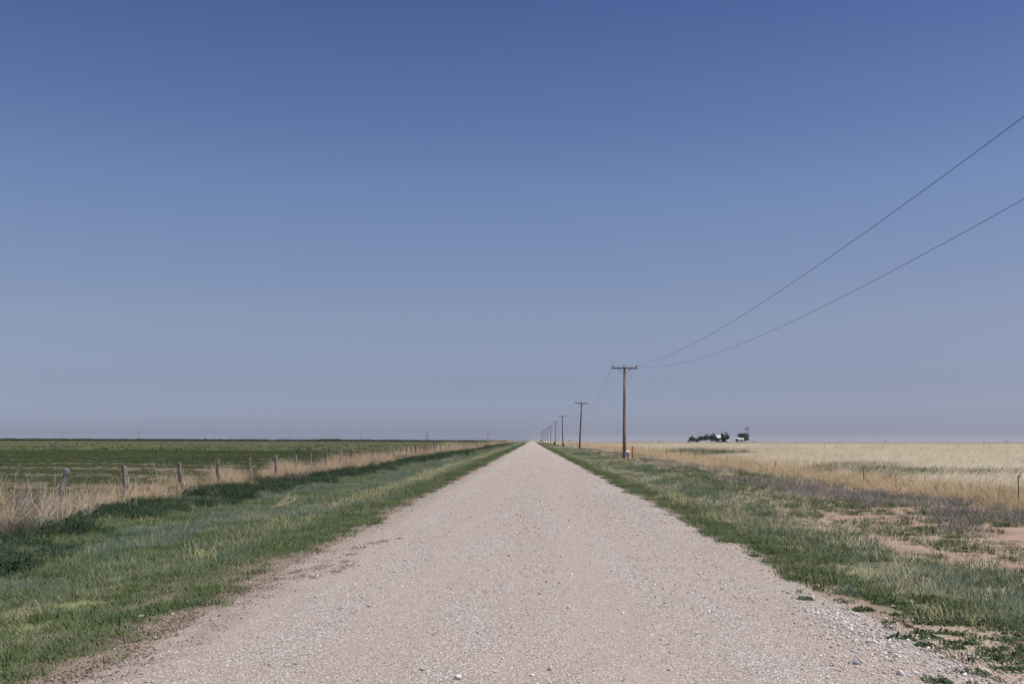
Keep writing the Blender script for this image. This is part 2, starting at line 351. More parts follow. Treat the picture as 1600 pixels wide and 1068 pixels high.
# ------------------------------------------------------------------ ground sheets
def breaks(a, b, first, grow):
    out = [a]; s_ = first
    while out[-1] < b: out.append(out[-1]+s_); s_ *= grow
    out[-1] = b
    return out
YB = sorted(set([-60, -40, -20, -10, 0] + list(np.arange(2, 40, .4)) + breaks(40, 9000, .5, 1.05)))
XL = sorted([-v for v in breaks(13.9, 6500, .5, 1.09)]); XM = list(np.arange(-13.9, 13.51, .2)); XM[-1] = 13.5; XR = breaks(13.5, 6500, .5, 1.09)
def sheet(name, xs, ys, zf, m, label):
    A, B = np.meshgrid(xs, ys); Z = zf(A, B); V = np.stack([A, B, Z], -1).reshape(-1, 3)
    nx, ny = len(xs), len(ys); i = np.arange(nx-1)[None, :]+np.arange(ny-1)[:, None]*nx; i = i.ravel()
    F = np.stack([i, i+1, i+nx+1, i+nx], -1)
    o = bpy.data.objects.new(name, np_mesh(name, V, F, m, smooth=True)); C.objects.link(o)
    return tag(o, label, None, None, 'structure')
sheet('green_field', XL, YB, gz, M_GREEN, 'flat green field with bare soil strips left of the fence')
sheet('roadside_ground', XM, YB, gz, M_VERGE, 'grassy verges and shallow ditches along both sides of the road')
sheet('dry_grass_field', XR, YB, gz, M_DRY, 'flat field of pale dry grass right of the power line')
RXB = list(np.arange(-3.9, 3.91, .13)); RYB = [-60, -30, -10, 0] + list(np.arange(2, 45, .2)) + breaks(45, 9000, .4, 1.06)
def road_sheet():
    A, B = np.meshgrid(RXB, RYB); Z = rz(A, B)
    k = np.where(A > 0, np.where(B > 0, 1+.15*np.exp(-np.clip(B-5.5, 0, 99)/3.5)*np.clip(A/3.9, 0, 1), 1.15), 1.0)
    Xw = A*k + 0.16*(fbm(B*.35, A*0+3, 77)-.5)*np.clip((np.abs(A)-2.4), 0, 1)
    V = np.stack([Xw, B, Z], -1).reshape(-1, 3); nx, ny = len(RXB), len(RYB)
    i = (np.arange(nx-1)[None, :]+np.arange(ny-1)[:, None]*nx).ravel()
    o = bpy.data.objects.new('gravel_road', np_mesh('gravel_road', V, np.stack([i, i+1, i+nx+1, i+nx], -1), M_ROAD, smooth=True)); C.objects.link(o)
    tag(o, 'straight pale gravel road running to the horizon', None, None, 'structure')
road_sheet()

# ------------------------------------------------------------------ scatter by geometry nodes
def blades(n, radius, h0, h1, w, lean=.35, curve=.5, seed=0, seg=3, spread=1.0, drift=(0, 0), head=0.0):
    r = np.random.default_rng(seed)
    a = r.uniform(0, 2*PI, n); q = radius*np.sqrt(r.uniform(0, 1, n)); bx, by = q*np.cos(a), q*np.sin(a)
    h = r.uniform(h0, h1, n); la = np.where(r.uniform(size=n) < .5, a, r.uniform(0, 2*PI, n)); ln = np.abs(r.normal(0, lean, n))*spread
    fa = r.uniform(0, PI, n); ww = w*r.uniform(.6, 1.3, n); bl = r.uniform(size=n); cv = r.uniform(0, curve, n)
    V = []; T = []; B = []
    for k in range(seg+1):
        t = k/seg; off = (ln*t + cv*t*t)*h
        cx = bx+np.cos(la)*off+drift[0]*h*t*t; cy = by+np.sin(la)*off+drift[1]*h*t*t; cz = h*t*np.sqrt(np.clip(1-.35*(ln+cv)**2*t, .12, 1))
        wk = ww*(1-t**1.6*.9)/2 if not head else ww*(.45 + head*math.exp(-((t-.85)/.16)**2))/2
        V += [np.stack([cx-np.cos(fa)*wk, cy-np.sin(fa)*wk, cz], -1), np.stack([cx+np.cos(fa)*wk, cy+np.sin(fa)*wk, cz], -1)]
        T += [np.full(n, t)]*2; B += [bl]*2
    V = np.concatenate(V); T = np.concatenate(T); B = np.concatenate(B); i = np.arange(n); F = []
    for k in range(seg):
        F.append(np.stack([2*k*n+i, (2*k+1)*n+i, (2*k+3)*n+i, (2*k+2)*n+i], -1))
    return V, np.concatenate(F), T, B
def leaves(n, rad, h, size, seed=0, flat=.6, power=.5):
    r = np.random.default_rng(seed)
    d = r.normal(size=(n, 3)); d /= np.linalg.norm(d, axis=1)[:, None]; d[:, 2] = np.abs(d[:, 2])
    q = r.uniform(.25, 1, n)**power
    lump = 0.75+.5*vn(d[:, 0]*2.2+seed, d[:, 1]*2.2, seed)
    c = d*(q*lump)[:, None]*np.array([rad, rad, h])
    u = r.normal(size=(n, 3)); u /= np.linalg.norm(u, axis=1)[:, None]; w_ = np.cross(u, d*flat+r.normal(size=(n, 3))*(1-flat)); w_ /= (np.linalg.norm(w_, axis=1)[:, None]+1e-6)
    s_ = size*r.uniform(.6, 1.4, n)[:, None]
    V = np.concatenate([c-u*s_, c-w_*s_*.5, c+u*s_, c+w_*s_*.5]); i = np.arange(n)
    return V, np.stack([i, i+n, i+2*n, i+3*n], -1), np.tile(np.clip(c[:, 2]/max(h, .01), 0, 1), 4), np.tile(r.uniform(size=n), 4)
def proto(name, parts, m):
    V = []; F = []; T = []; B = []; k = 0
    for v, f, t, b in parts: V.append(v); F.append(f+k); T.append(t); B.append(b); k += len(v)
    return bpy.data.objects.new(name, np_mesh(name, np.concatenate(V), np.concatenate(F), m, {'tip': np.concatenate(T), 'bl': np.concatenate(B)}))
_tree = None
def scatter(name, protos, pts, scl, label, yaw=None, tilt=.08, kind='stuff'):
    global _tree
    n = len(pts); col = bpy.data.collections.new(name+'_kinds')
    for p in protos: col.objects.link(p)
    me = bpy.data.meshes.new(name); me.vertices.add(n); me.vertices.foreach_set('co', np.asarray(pts, np.float32).ravel())
    rot = np.stack([rng.normal(0, tilt, n), rng.normal(0, tilt, n), rng.uniform(0, 2*PI, n) if yaw is None else yaw], -1)
    a = me.attributes.new('rot', 'FLOAT_VECTOR', 'POINT'); a.data.foreach_set('vector', rot.astype(np.float32).ravel())
    s3 = np.asarray(scl, np.float32); s3 = np.repeat(s3[:, None], 3, 1) if s3.ndim == 1 else s3
    a = me.attributes.new('scl', 'FLOAT_VECTOR', 'POINT'); a.data.foreach_set('vector', s3.ravel())
    a = me.attributes.new('idx', 'INT', 'POINT'); a.data.foreach_set('value', rng.integers(0, len(protos), n).astype(np.int32))
    me.materials.append(protos[0].data.materials[0])
    o = bpy.data.objects.new(name, me); C.objects.link(o); tag(o, label, None, None, kind)
    ng = bpy.data.node_groups.new(name+'_nodes', 'GeometryNodeTree')
    ng.interface.new_socket('Geometry', in_out='INPUT', socket_type='NodeSocketGeometry'); ng.interface.new_socket('Geometry', in_out='OUTPUT', socket_type='NodeSocketGeometry')
    gi = ng.nodes.new('NodeGroupInput'); go = ng.nodes.new('NodeGroupOutput'); ip = ng.nodes.new('GeometryNodeInstanceOnPoints'); ci = ng.nodes.new('GeometryNodeCollectionInfo')
    ci.inputs[0].default_value = col; ci.inputs[1].default_value = True; ci.inputs[2].default_value = True
    L = ng.links.new
    def attr(nm, ty):
        q = ng.nodes.new('GeometryNodeInputNamedAttribute'); q.data_type = ty; q.inputs[0].default_value = nm; return q.outputs[0]
    L(gi.outputs[0], ip.inputs['Points']); L(ci.outputs[0], ip.inputs['Instance']); ip.inputs['Pick Instance'].default_value = True
    L(attr('idx', 'INT'), ip.inputs['Instance Index'])
    e2r = ng.nodes.new('FunctionNodeEulerToRotation'); L(attr('rot', 'FLOAT_VECTOR'), e2r.inputs[0]); L(e2r.outputs[0], ip.inputs['Rotation'])
    L(attr('scl', 'FLOAT_VECTOR'), ip.inputs['Scale']); L(ip.outputs[0], go.inputs[0])
    md = o.modifiers.new('scatter', 'NODES'); md.node_group = ng
    return o
def sample(bands, xr, dens, spread=.60):
    """bands: (y0, y1, per m2, scale). dens(x, y) in 0..1 thins the points"""
    P_ = []; S_ = []
    for y0, y1, rho, s_ in bands:
        a, b = xr
        if a is None: a = -spread*y1-2
        if b is None: b = spread*y1+2
        a = max(a, -spread*y1-2); b = min(b, spread*y1+2)
        if b <= a: continue
        n = int((b-a)*(y1-y0)*rho); x = rng.uniform(a, b, n); y = rng.uniform(y0, y1, n)
        k = (np.abs(x) < spread*y+2) & (rng.uniform(size=n) < dens(x, y)); x = x[k]; y = y[k]
        P_.append(np.stack([x, y, gz(x, y)-.01], -1)); S_.append(s_*rng.uniform(.75, 1.3, len(x)))
    return np.concatenate(P_), np.concatenate(S_)
def band(x, a, b, soft):
    return np.clip((x-a)/soft+.5, 0, 1)*np.clip((b-x)/soft+.5, 0, 1)
def wob(x, y, s, amp=1.0, f=.4): return x+amp*(fbm(x*f, y*f, s)-.5)*2

# verge: blue green grass
pr = [proto('k', [blades(64, .25, .045, .15, .006, .48, .65, k)], M_BLUE) for k in range(4)]
def d_blue(x, y):
    w_ = wob(x, y, 11, .7)
    L_ = band(w_, -11.2, -4.6, .8)*(.45+.55*(fbm(x*.5, y*.3, 12) > .42))*(1-.75*(fbm(x*.5, y*.35, 27) > .50))
    Rr = band(w_, 4.4, np.interp(y, [12, 16, 29, 42], [8.0, 6.0, 6.2, 7.6]), 1.0)*(.25+.4*(fbm(x*.5, y*.4, 13) > .50))
    return np.clip(L_+Rr, 0, 1)
p, s = sample([(6, 25, 26, 1.0), (25, 55, 15, 1.15), (55, 120, 6, 1.5), (120, 260, 1.6, 2.4), (260, 600, .25, 4)], (-12, 9), d_blue)
scatter('verge_grass', pr, p, s, 'blue green grass covering the verges on both sides of the road')
# verge: short green
pr = [proto('k', [blades(50, .20, .03, .11, .007, .5, .6, 20+k), leaves(34, .18, .05, .014, 20+k)], M_SHORT) for k in range(4)]
def d_short(x, y):
    w_ = wob(x, y, 21, .42, .9)
    L_ = band(w_, -5.4, -3.55, .22)*(.32+.68*(fbm(x*.9, y*.6, 23) > .43))
    near = np.clip((y-8.5)/3.5, 0, 1)
    Rr = band(w_, 3.45+(1-near)*1.1, 4.35+(1-near)*1.6, .25)*(fbm(x*.9, y*.6, 25) > .28)
    inn = .05*band(x, -3.75, -3.05, .2)*(fbm(x*3, y*2, 29) > .55)+.06*band(x, 2.9, 3.6, .2)*(fbm(x*3, y*2, 30) > .52) + band(w_, -11, -5, .5)*.8*(fbm(x*.5, y*.35, 27) > .50) + band(w_, 4.5, 8.8, .8)*.6*(1-.8*np.clip((x-5.6)*1.2, 0, 1)*((y > 15) & (y < 28)))*(fbm(x*.5, y*.35, 28) > .45)
    return np.clip(L_+Rr+inn, 0, 1)
p, s = sample([(6, 25, 34, 1.0), (25, 55, 18, 1.2), (55, 120, 7, 1.7), (120, 260, 1.6, 2.8), (260, 600, .25, 4)], (-11, 9), d_short)
scatter('short_grass', pr, p, s, 'short bright green grass and clover along the road edges')
# yellow seed stalks
pr = [proto('k', [blades(22, .22, .07, .21, .006, .34, .4, 40+k, head=.7)], M_STALK) for k in range(4)]
def d_stalk(x, y):
    w_ = wob(x, y, 41, .35)
    L_ = band(w_, -6.1, -5.1, .35)*np.clip(.45+(y-14)/60, .4, 1)*(.12+.88*(fbm(x*.35, y*.22, 43) > .42))
    Rr = band(w_, 4.15, 4.75+np.clip((30-y)/20, 0, 1)*1.6, .3)*(.2+.45*(fbm(x*.4, y*.2, 45) > .45))
    sp_ = .06*(fbm(x*.3, y*.3, 47) > .48)*band(x, -11, -4.5, .5)+.12*(fbm(x*.4, y*.3, 48) > .48)*band(x, 4.6, 8.5, .8)
    Rr = Rr*(1-.8*((x > 6) & (y > 15) & (y < 28))); sp_ = sp_*(1-.8*((x > 6) & (y > 15) & (y < 28)))
    return np.clip(L_*np.interp(y, [20, 50], [.42, .8])+Rr*.75+sp_*.6, 0, 1)*np.where(x > 0, np.interp(y, [14, 22], [.45, 1]), 1)
p, s = sample([(6, 25, 26, 1.0), (25, 55, 20, 1.1), (55, 120, 9, 1.5), (120, 260, 2.2, 2.3), (260, 600, .35, 3.6)], (-11, 9), d_stalk)
scatter('seed_stalk_grass', pr, p, s, 'pale yellow seeding grass in strips along the verges')
# dark leafy weeds at the foot of the fence
pr = [proto('k', [leaves(180, .32, .22, .022, 60+k, .3, .6), blades(80, .28, .08, .34, .009, .45, .5, 60+k)], M_LEAFY) for k in range(4)]
def d_leafy(x, y):
    w_ = wob(x, y, 61, .8)
    near = np.clip((24-y)/8, 0, 1)
    L_ = band(w_, -12.1, -9.9+near*1.9, .9)*(fbm(x*.45, y*.30, 63) > .31-.10*near)
    return L_
p, s = sample([(8, 40, 7.5, 1.0), (40, 90, 4, 1.15), (90, 200, 1.4, 1.7), (200, 500, .2, 3)], (-14, -8), d_leafy)
s = s*(.45+.95*vn(p[:, 0]*.9, p[:, 1]*.55, 65))
scatter('leafy_weeds', pr, p, s, 'dark green leafy weeds in the ditch below the old post fence')
# straw along the fence
pr = [proto('k', [blades(80, .28, .32, .92, .0085, .36, .5, 80+k, head=.25)], M_STRAW) for k in range(4)]
def d_straw(x, y):
    w_ = wob(x, y, 81, .45)
    thick = np.interp(y, [33, 40], [.55, 1.0])
    return band(w_, -13.9, -11.8, .5)*(.06+.94*(fbm(x*.45, y*.28, 83) > .40+.10*(1-thick)))*thick
p, s = sample([(20, 60, 8, 1.0), (60, 130, 5, 1.15), (130, 260, 2.0, 1.5), (260, 600, .3, 2.2)], (-16, -11), d_straw)
s = s*(.42+1.05*vn(p[:, 0]*.7, p[:, 1]*.55, 85)**1.3)*np.where(p[:, 0] > -13.1, .85, 1)*np.interp(p[:, 1], [22, 26, 28, 33, 40, 60, 110], [1.2, 1.1, .66, .62, .92, .80, .90])
scatter('fence_straw', pr, p, s, 'tall dry straw coloured grass growing along the old post fence')
# tangle of dead stems at the near end of the fence
pr = [proto('k', [blades(22, .34, .35, 1.0, .0095, .62, .75, 100+k, 4)], M_DEAD) for k in range(3)] + [proto('kd', [blades(50, .30, .2, .6, .008, .6, .5, 110+k)], M_DARKDEAD) for k in range(1)]
def d_dead(x, y): return band(wob(x, y, 101, .7), -14.6, -11.6, .7)*np.clip((29-y)/5, .03, 1)*(fbm(x*.6, y*.5, 103) > .38)
p, s = sample([(16, 60, 7.5, 1.0)], (-16.5, -10.8), d_dead)
scatter('dead_stem_tangle', pr, p, s, 'tangle of dead pinkish brown weed stems around the nearest fence posts', tilt=.25)
# greyish dead weeds on the right
pr = [proto('k', [blades(55, .26, .06, .26, .008, .55, .5, 120+k), leaves(40, .24, .16, .014, 120+k)], M_PURP) for k in range(4)]
def soil_(x, y): return band(wob(x, y, 127, .9), 5.9, 11.6, 1.2)*band(wob(y, x, 128, 3.0, .3), 14.5, 27.5, 3)*(.25+.75*(fbm(x*.55, y*.4, 129) > .40))
def d_purp(x, y):
    w_ = wob(x, y, 121, 1.2, .3)
    return band(w_, 8.9, 13.3, 2.4)*(.08+.62*(fbm(x*.5, y*.30, 123) > .52))*np.clip((y-15)/4, .2, 1)*(1-.75*soil_(x, y))*np.interp(y, [20, 25, 34, 60], [.6, 1.0, .95, .3])
p, s = sample([(13, 40, 15, 1.0), (40, 90, 7, 1.3), (90, 200, 1.8, 2.0)], (6.3, 14.5), d_purp)
scatter('grey_dead_weeds', pr, p, s, 'low greyish purple dead weeds between right verge and dry field')
# sparse green weeds over the bare soil on the right
pr = [proto('k', [blades(30, .17, .05, .20, .010, .5, .5, 140+k), leaves(50, .16, .12, .02, 140+k)], M_SHORT) for k in range(3)]
def d_sp(x, y): return band(x, 6.5, 13.5, 1)*(.16+.7*(fbm(x*.8, y*.5, 141) > .50))*(1-.5*soil_(x, y))*np.clip(1.2-(y-14)/90, .45, 1)
p, s = sample([(11, 40, 8, .9), (40, 110, 5, 1.3), (110, 260, 1.2, 2.2)], (6, 14), d_sp)
scatter('sparse_green_weeds', pr, p, s, 'sparse green weeds dotted over the bare reddish soil')
pr = [proto('k', [blades(46, .24, .06, .24, .007, .5, .5, 150+k, head=.3)], M_PALE) for k in range(3)]
def d_tan(x, y): return band(wob(x, y, 151, .8), 4.8, 12.8, 1.0)*(.03+.30*(fbm(x*.45, y*.25, 153) > .54))*(1-.8*soil_(x, y))
p, s = sample([(11, 40, 9, .8), (40, 110, 4, 1.2), (110, 260, 1, 2)], (4.3, 13.5), d_tan)
scatter('tan_verge_grass', pr, p, s, 'short tan dry grass mixed through the right verge')
# amber grass strip
pr = [proto('k', [blades(90, .32, .18, .52, .0075, .34, .5, 160+k, drift=(.3, 0))], M_AMBER) for k in range(4)]
def d_amb(x, y):
    w_ = wob(x, y, 161, 1.0, .22)
    return band(w_, 12.6, 15.6, 2.2)*(fbm(x*.3, y*.2, 163) > .30)
p, s = sample([(19, 50, 10, 1.0), (50, 110, 5, 1.3), (110, 260, 1.2, 2.0), (260, 500, .15, 3)], (11, 18), d_amb)
s = s*np.clip(.62+.16*(p[:, 0]-11.8), .6, 1.0)
scatter('amber_grass', pr, p, s, 'amber coloured dry grass strip at the edge of the dry field')
# green patches behind it
pr = [proto('k', [blades(60, .32, .25, .62, .011, .3, .5, 180+k, drift=(.3, 0))], M_CROP) for k in range(3)]
def d_gp(x, y): return band(x, 15.5, 21, 2)*(fbm(x*.13, y*.16, 181) > .53)
p, s = sample([(24, 60, 9, 1.0), (60, 130, 3, 1.5)], (14, 27), d_gp)
scatter('green_tussock_grass', pr, p, s, 'green grass patches showing through the near dry field')
# pale dry field
pr = [proto('k', [blades(95, .36, .22, .58, .0075, .32, .5, 200+k, drift=(.42, -.05), head=.3)], M_PALE) for k in range(4)]
def d_pale(x, y):
    return np.clip((wob(x, y, 201, 1.5, .2)-14.6)/1.2, 0, 1)*np.where((fbm(x*.13, y*.16, 181) > .53) & (x < 21.5), .35, 1)*(.55+.45*(fbm(x*.25, y*.25, 203) > .35))
p, s = sample([(24, 60, 11, 1.0), (60, 120, 7, 1.15), (120, 260, 2.2, 1.6)], (14, None), d_pale, .56)
scatter('dry_field_grass', pr, p, s, 'pale dry grass covering the field on the right', yaw=rng.normal(0, .5, len(p)))
pr = [proto('k', [blades(90, 1.6, .25, .50, .05, .25, .4, 220+k, 2, drift=(.3, 0))], M_PALE) for k in range(3)]
p, s = sample([(230, 450, .16, 1.0), (450, 900, .035, 1.2)], (14, None), d_pale, .56)
scatter('far_dry_grass', pr, p, s, 'far pale dry grass reaching towards the farm on the horizon', yaw=rng.normal(0, .5, len(p)), tilt=.02)
# low crop in the left field
pr = [proto('k', [blades(36, .24, .05, .14, .012, .5, .5, 240+k), leaves(60, .22, .09, .024, 240+k)], M_CROP) for k in range(4)]
def rows(x, y):
    yy = y+.06*x+6*(fbm(x*.03, y*.05, 243)-.5)
    return .5+.5*np.sin(yy*2*PI/10.5+2.0*fbm(x*.02, y*.03, 245))
def d_crop(x, y):
    c = np.clip((-13.9-wob(x, y, 241, .5))/.6, 0, 1)
    r_ = np.clip((rows(x, y)-.36+1.1*(fbm(x*.16, y*.30, 246)-.5)+.5*(fbm(x*.8, y*.8, 249)-.5))/.25, .14, 1)
    return c*(r_*(1-np.clip((y-85)/35, 0, 1))+.9*np.clip((y-85)/35, 0, 1))*(.3+.7*(fbm(x*.4, y*.3, 247) > .40))
p, s = sample([(24, 60, 14, .85), (60, 110, 8, 1.0), (110, 220, 2.2, 1.6)], (None, -13.5), d_crop, .58)
scatter('field_crop', pr, p, s, 'low green crop and weeds growing in rows in the left field')
pr = [proto('k', [leaves(90, 1.5, .35, .13, 260+k, .5), blades(40, 1.5, .12, .34, .05, .4, .4, 260+k, 2)], M_OLIVE) for k in range(3)]
p, s = sample([(150, 400, .10, 1.0), (400, 850, .025, 1.3)], (None, -14), lambda x, y: (x < -14)*(fbm(x*.02, y*.02, 263) > .36)*1.0, .58)
scatter('far_crop', pr, p, s, 'olive green crop covering the far left field', tilt=.02)
pr = [proto('k', [leaves(120, .55, .6, .06, 270+k, .3)], M_LEAFY) for k in range(2)]
p, s = sample([(90, 420, .0032, 1.0)], (None, -16), lambda x, y: np.clip(.3+.7*(fbm(x*.02, y*.02, 273) > .5), 0, 1), .56)
scatter('dark_field_weeds', pr, p, s, 'small dark weeds scattered over the left field')
# tall dark crop closing the left horizon
pr = [proto('k', [leaves(150, 3.2, 2.9, .34, 280+k, .4), blades(50, 3, 1.4, 2.8, .16, .2, .3, 280+k, 2)], M_FARCROP) for k in range(3)]
n = 1500; x = rng.uniform(-640, -24, n); y = 905+rng.uniform(-8, 14, n)
hh = np.interp(x, [-640, -420, -150, -24], [1.0, .95, .78, .62])*rng.uniform(.88, 1.05, n)
scatter('distant_tall_crop', pr, np.stack([x, y, gz(x, y)], -1), np.stack([np.ones(n), np.ones(n), hh], -1), 'dark line of tall crop along the left horizon', tilt=.0)

# gravel stones on the road
def stone_mesh(name, seed, m):
    r = np.random.default_rng(seed); V = []; F = []
    t = (1+5**.5)/2
    iv = np.array([(-1,t,0),(1,t,0),(-1,-t,0),(1,-t,0),(0,-1,t),(0,1,t),(0,-1,-t),(0,1,-t),(t,0,-1),(t,0,1),(-t,0,-1),(-t,0,1)], float)
    iv /= np.linalg.norm(iv[0]); iv *= r.uniform(.72, 1.12, (12, 1)); iv *= np.array([1.0, r.uniform(.65, .9), r.uniform(.45, .7)])
    F = [(0,11,5),(0,5,1),(0,1,7),(0,7,10),(0,10,11),(1,5,9),(5,11,4),(11,10,2),(10,7,6),(7,1,8),(3,9,4),(3,4,2),(3,2,6),(3,6,8),(3,8,9),(4,9,5),(2,4,11),(6,2,10),(8,6,7),(9,8,1)]
    return np_mesh(name, iv, F, m)
pr = [bpy.data.objects.new('stone_kind', stone_mesh('stone_kind', 300+k, M_STONE)) for k in range(8)]
P_ = []; S_ = []
for y0, y1, rho, lo in ((5.5, 11, 950, .005), (11, 18, 520, .0065), (18, 32, 220, .0095), (32, 60, 40, .012)):
    n = int(7.6*(y1-y0)*rho); x = rng.uniform(-3.75, 4.5, n); y = rng.uniform(y0, y1, n)
    dn = .30+.9*(fbm(x*1.1, y*.12, 301)-.25)+.55*(fbm(x*1.5, y*.9, 303)-.5)
    dn = dn*(1-.7*np.exp(-((wob(x, y, 305, .35, .3)+1.25)/.42)**2)-.7*np.exp(-((wob(x, y, 306, .35, .3)-.75)/.38)**2)); dn = dn*np.where(x < -2.1, .40, 1)*np.where((x > 2.2), 1.35, 1); dn = dn*np.clip((redge(y)+.35-x)/.4, 0.10, 1)*((x < 3.75) | (y < 10.5))*np.clip((x+3.75)/.25, 0, 1)
    k = rng.uniform(size=n) < dn; x, y = x[k], y[k]
    s_ = np.clip(lo*np.exp(rng.normal(.1, .5, len(x))), .004, .032)
    P_.append(np.stack([x, y, np.maximum(rz(x/np.where(x > 0, 1+.15*np.exp(-np.clip(y-5.5, 0, 99)/3.5)*np.clip(x/3.9, 0, 1), 1), y), gz(x, y))+s_*.2], -1)); S_.append(s_)
scatter('road_gravel', pr, np.concatenate(P_), np.concatenate(S_), 'loose pale gravel stones strewn over the road', tilt=.4)
prw = [bpy.data.objects.new('white_stone_kind', stone_mesh('white_stone_kind', 320+k, M_WGRAV)) for k in range(5)]
n = 5200; t_ = rng.uniform(0, 1, n); a_ = np.array(G(1285, 955)[:2]); b_ = np.array(G(1540, 1066)[:2]); wd = .14+.30*t_
x = a_[0]+(b_[0]-a_[0])*t_+rng.normal(0, 1, n)*wd; y = a_[1]+(b_[1]-a_[1])*t_+rng.normal(0, .18, n); k = rng.uniform(size=n) < .15+1.1*(fbm(x*2.2, y*1.6, 325)-.3); x, y, t_ = x[k], y[k], t_[k]
s_ = np.clip(.0085*np.exp(rng.normal(.1, .45, len(x))), .005, .024)
def rzw(x, y): return rz(x/np.where(x > 0, 1+.15*np.exp(-np.clip(y-5.5, 0, 99)/3.5)*np.clip(x/3.9, 0, 1), 1), y)
scatter('white_gravel', prw, np.stack([x, y, np.maximum(rzw(x, y), gz(x, y))+s_*.3], -1), s_, 'ridge of whiter gravel along the lower right road edge', tilt=.4)
# dark crumbs: edge litter and mud dragged onto the left lane
pr = [bpy.data.objects.new('crumb_kind', stone_mesh('crumb_kind', 330+k, M_CRUMB)) for k in range(5)]
P_ = []
def crumbs(x, y): P_.append(np.stack([x, y, np.maximum(rz(x, y), gz(x, y))+.004], -1))
for y0, y1, rho in ((5.5, 12, 650), (12, 25, 260), (25, 60, 60)):
    n = int((y1-y0)*rho); y = rng.uniform(y0, y1, n); x = -3.42+rng.normal(0, .10, n)+.16*(fbm(y*.7, y*0, 331)-.5)*2+np.where(rng.uniform(size=n) < .25, rng.uniform(0, .5, n), 0)
    k = rng.uniform(size=n) < .25+.8*(fbm(x*1.5, y*.8, 333) > .46); crumbs(x[k], y[k])
n = 900; crumbs(rng.uniform(3.1, 4.6, n), rng.uniform(6.2, 10.2, n))
MUD = [(405, 921, .35), (470, 900, .16), (462, 893, .12), (503, 886, .28), (540, 884, .25), (525, 893, .2), (548, 866, .22), (540, 877, .12), (560, 856, .25), (583, 848, .22), (600, 845, .15), (624, 841, .09), (430, 905, .15), (490, 901, .14), (150, 1010, .3), (60, 1040, .4), (190, 1000, .3)]
for px, py, r_ in MUD:
    gx, gy, _ = G(px, py); n = int(420*r_*1.6); crumbs(gx+rng.normal(0, r_*.32, n), gy+rng.normal(0, r_*.75, n))
p = np.concatenate(P_); s = np.clip(.0055*np.exp(rng.normal(.1, .5, len(p))), .003, .02)
scatter('dark_soil_crumbs', pr, p, s, 'dark brown soil crumbs and litter along the left road edge', tilt=.4)

# ------------------------------------------------------------------ single stones on the road
def rock(px, py, w_, m, label, seed, sq=.6):
    gx, gy, g0 = G(px, py); me = stone_mesh('stone', seed, m); o = bpy.data.objects.new('stone', me); C.objects.link(o)
    o.location = (gx, gy, g0+w_*.22); o.scale = (w_*.55, w_*.5, w_*.5*sq/.6); o.rotation_euler = (.1, .1, seed*1.7)
    tag(o, label, 'stone', 'larger stones lying on the gravel')
rock(1421, 979, .115, M_RSTONE, 'flat reddish brown stone lying on sandy ground beside the weeds', 406, .40)
rock(1408, 1056, .085, M_WSTONE, 'white angular stone casting a dark shadow near the bottom right', 402, .9)
rock(1339, 1038, .075, M_BSTONE, 'blue grey stone on the road, lower right', 403)
rock(1396, 949, .07, M_WSTONE, 'white stone at the tip of a flat dark weed', 404)
rock(1341, 971, .08, M_PSTONE, 'pale stone beside a thin creeping weed on the road edge', 405, .5)
rock(1385, 969, .07, M_PSTONE, 'pinkish grey stone between the brown stone and the road', 406)
rock(1337, 962, .11, M_PSTONE, 'broad flat pinkish stone at the right road edge', 407, .35)
rock(1430, 1053, .06, M_WSTONE, 'small white stone left of the lowest weed clump', 408)
rock(221, 965, .08, M_PSTONE, 'pale stone in the left grass edge of the road', 409, .6)
rock(716, 1060, .07, M_WSTONE, 'white stone near the bottom middle of the road', 410)
rock(860, 1046, .06, M_PSTONE, 'single dark sided stone in the middle of the road', 411, .8)

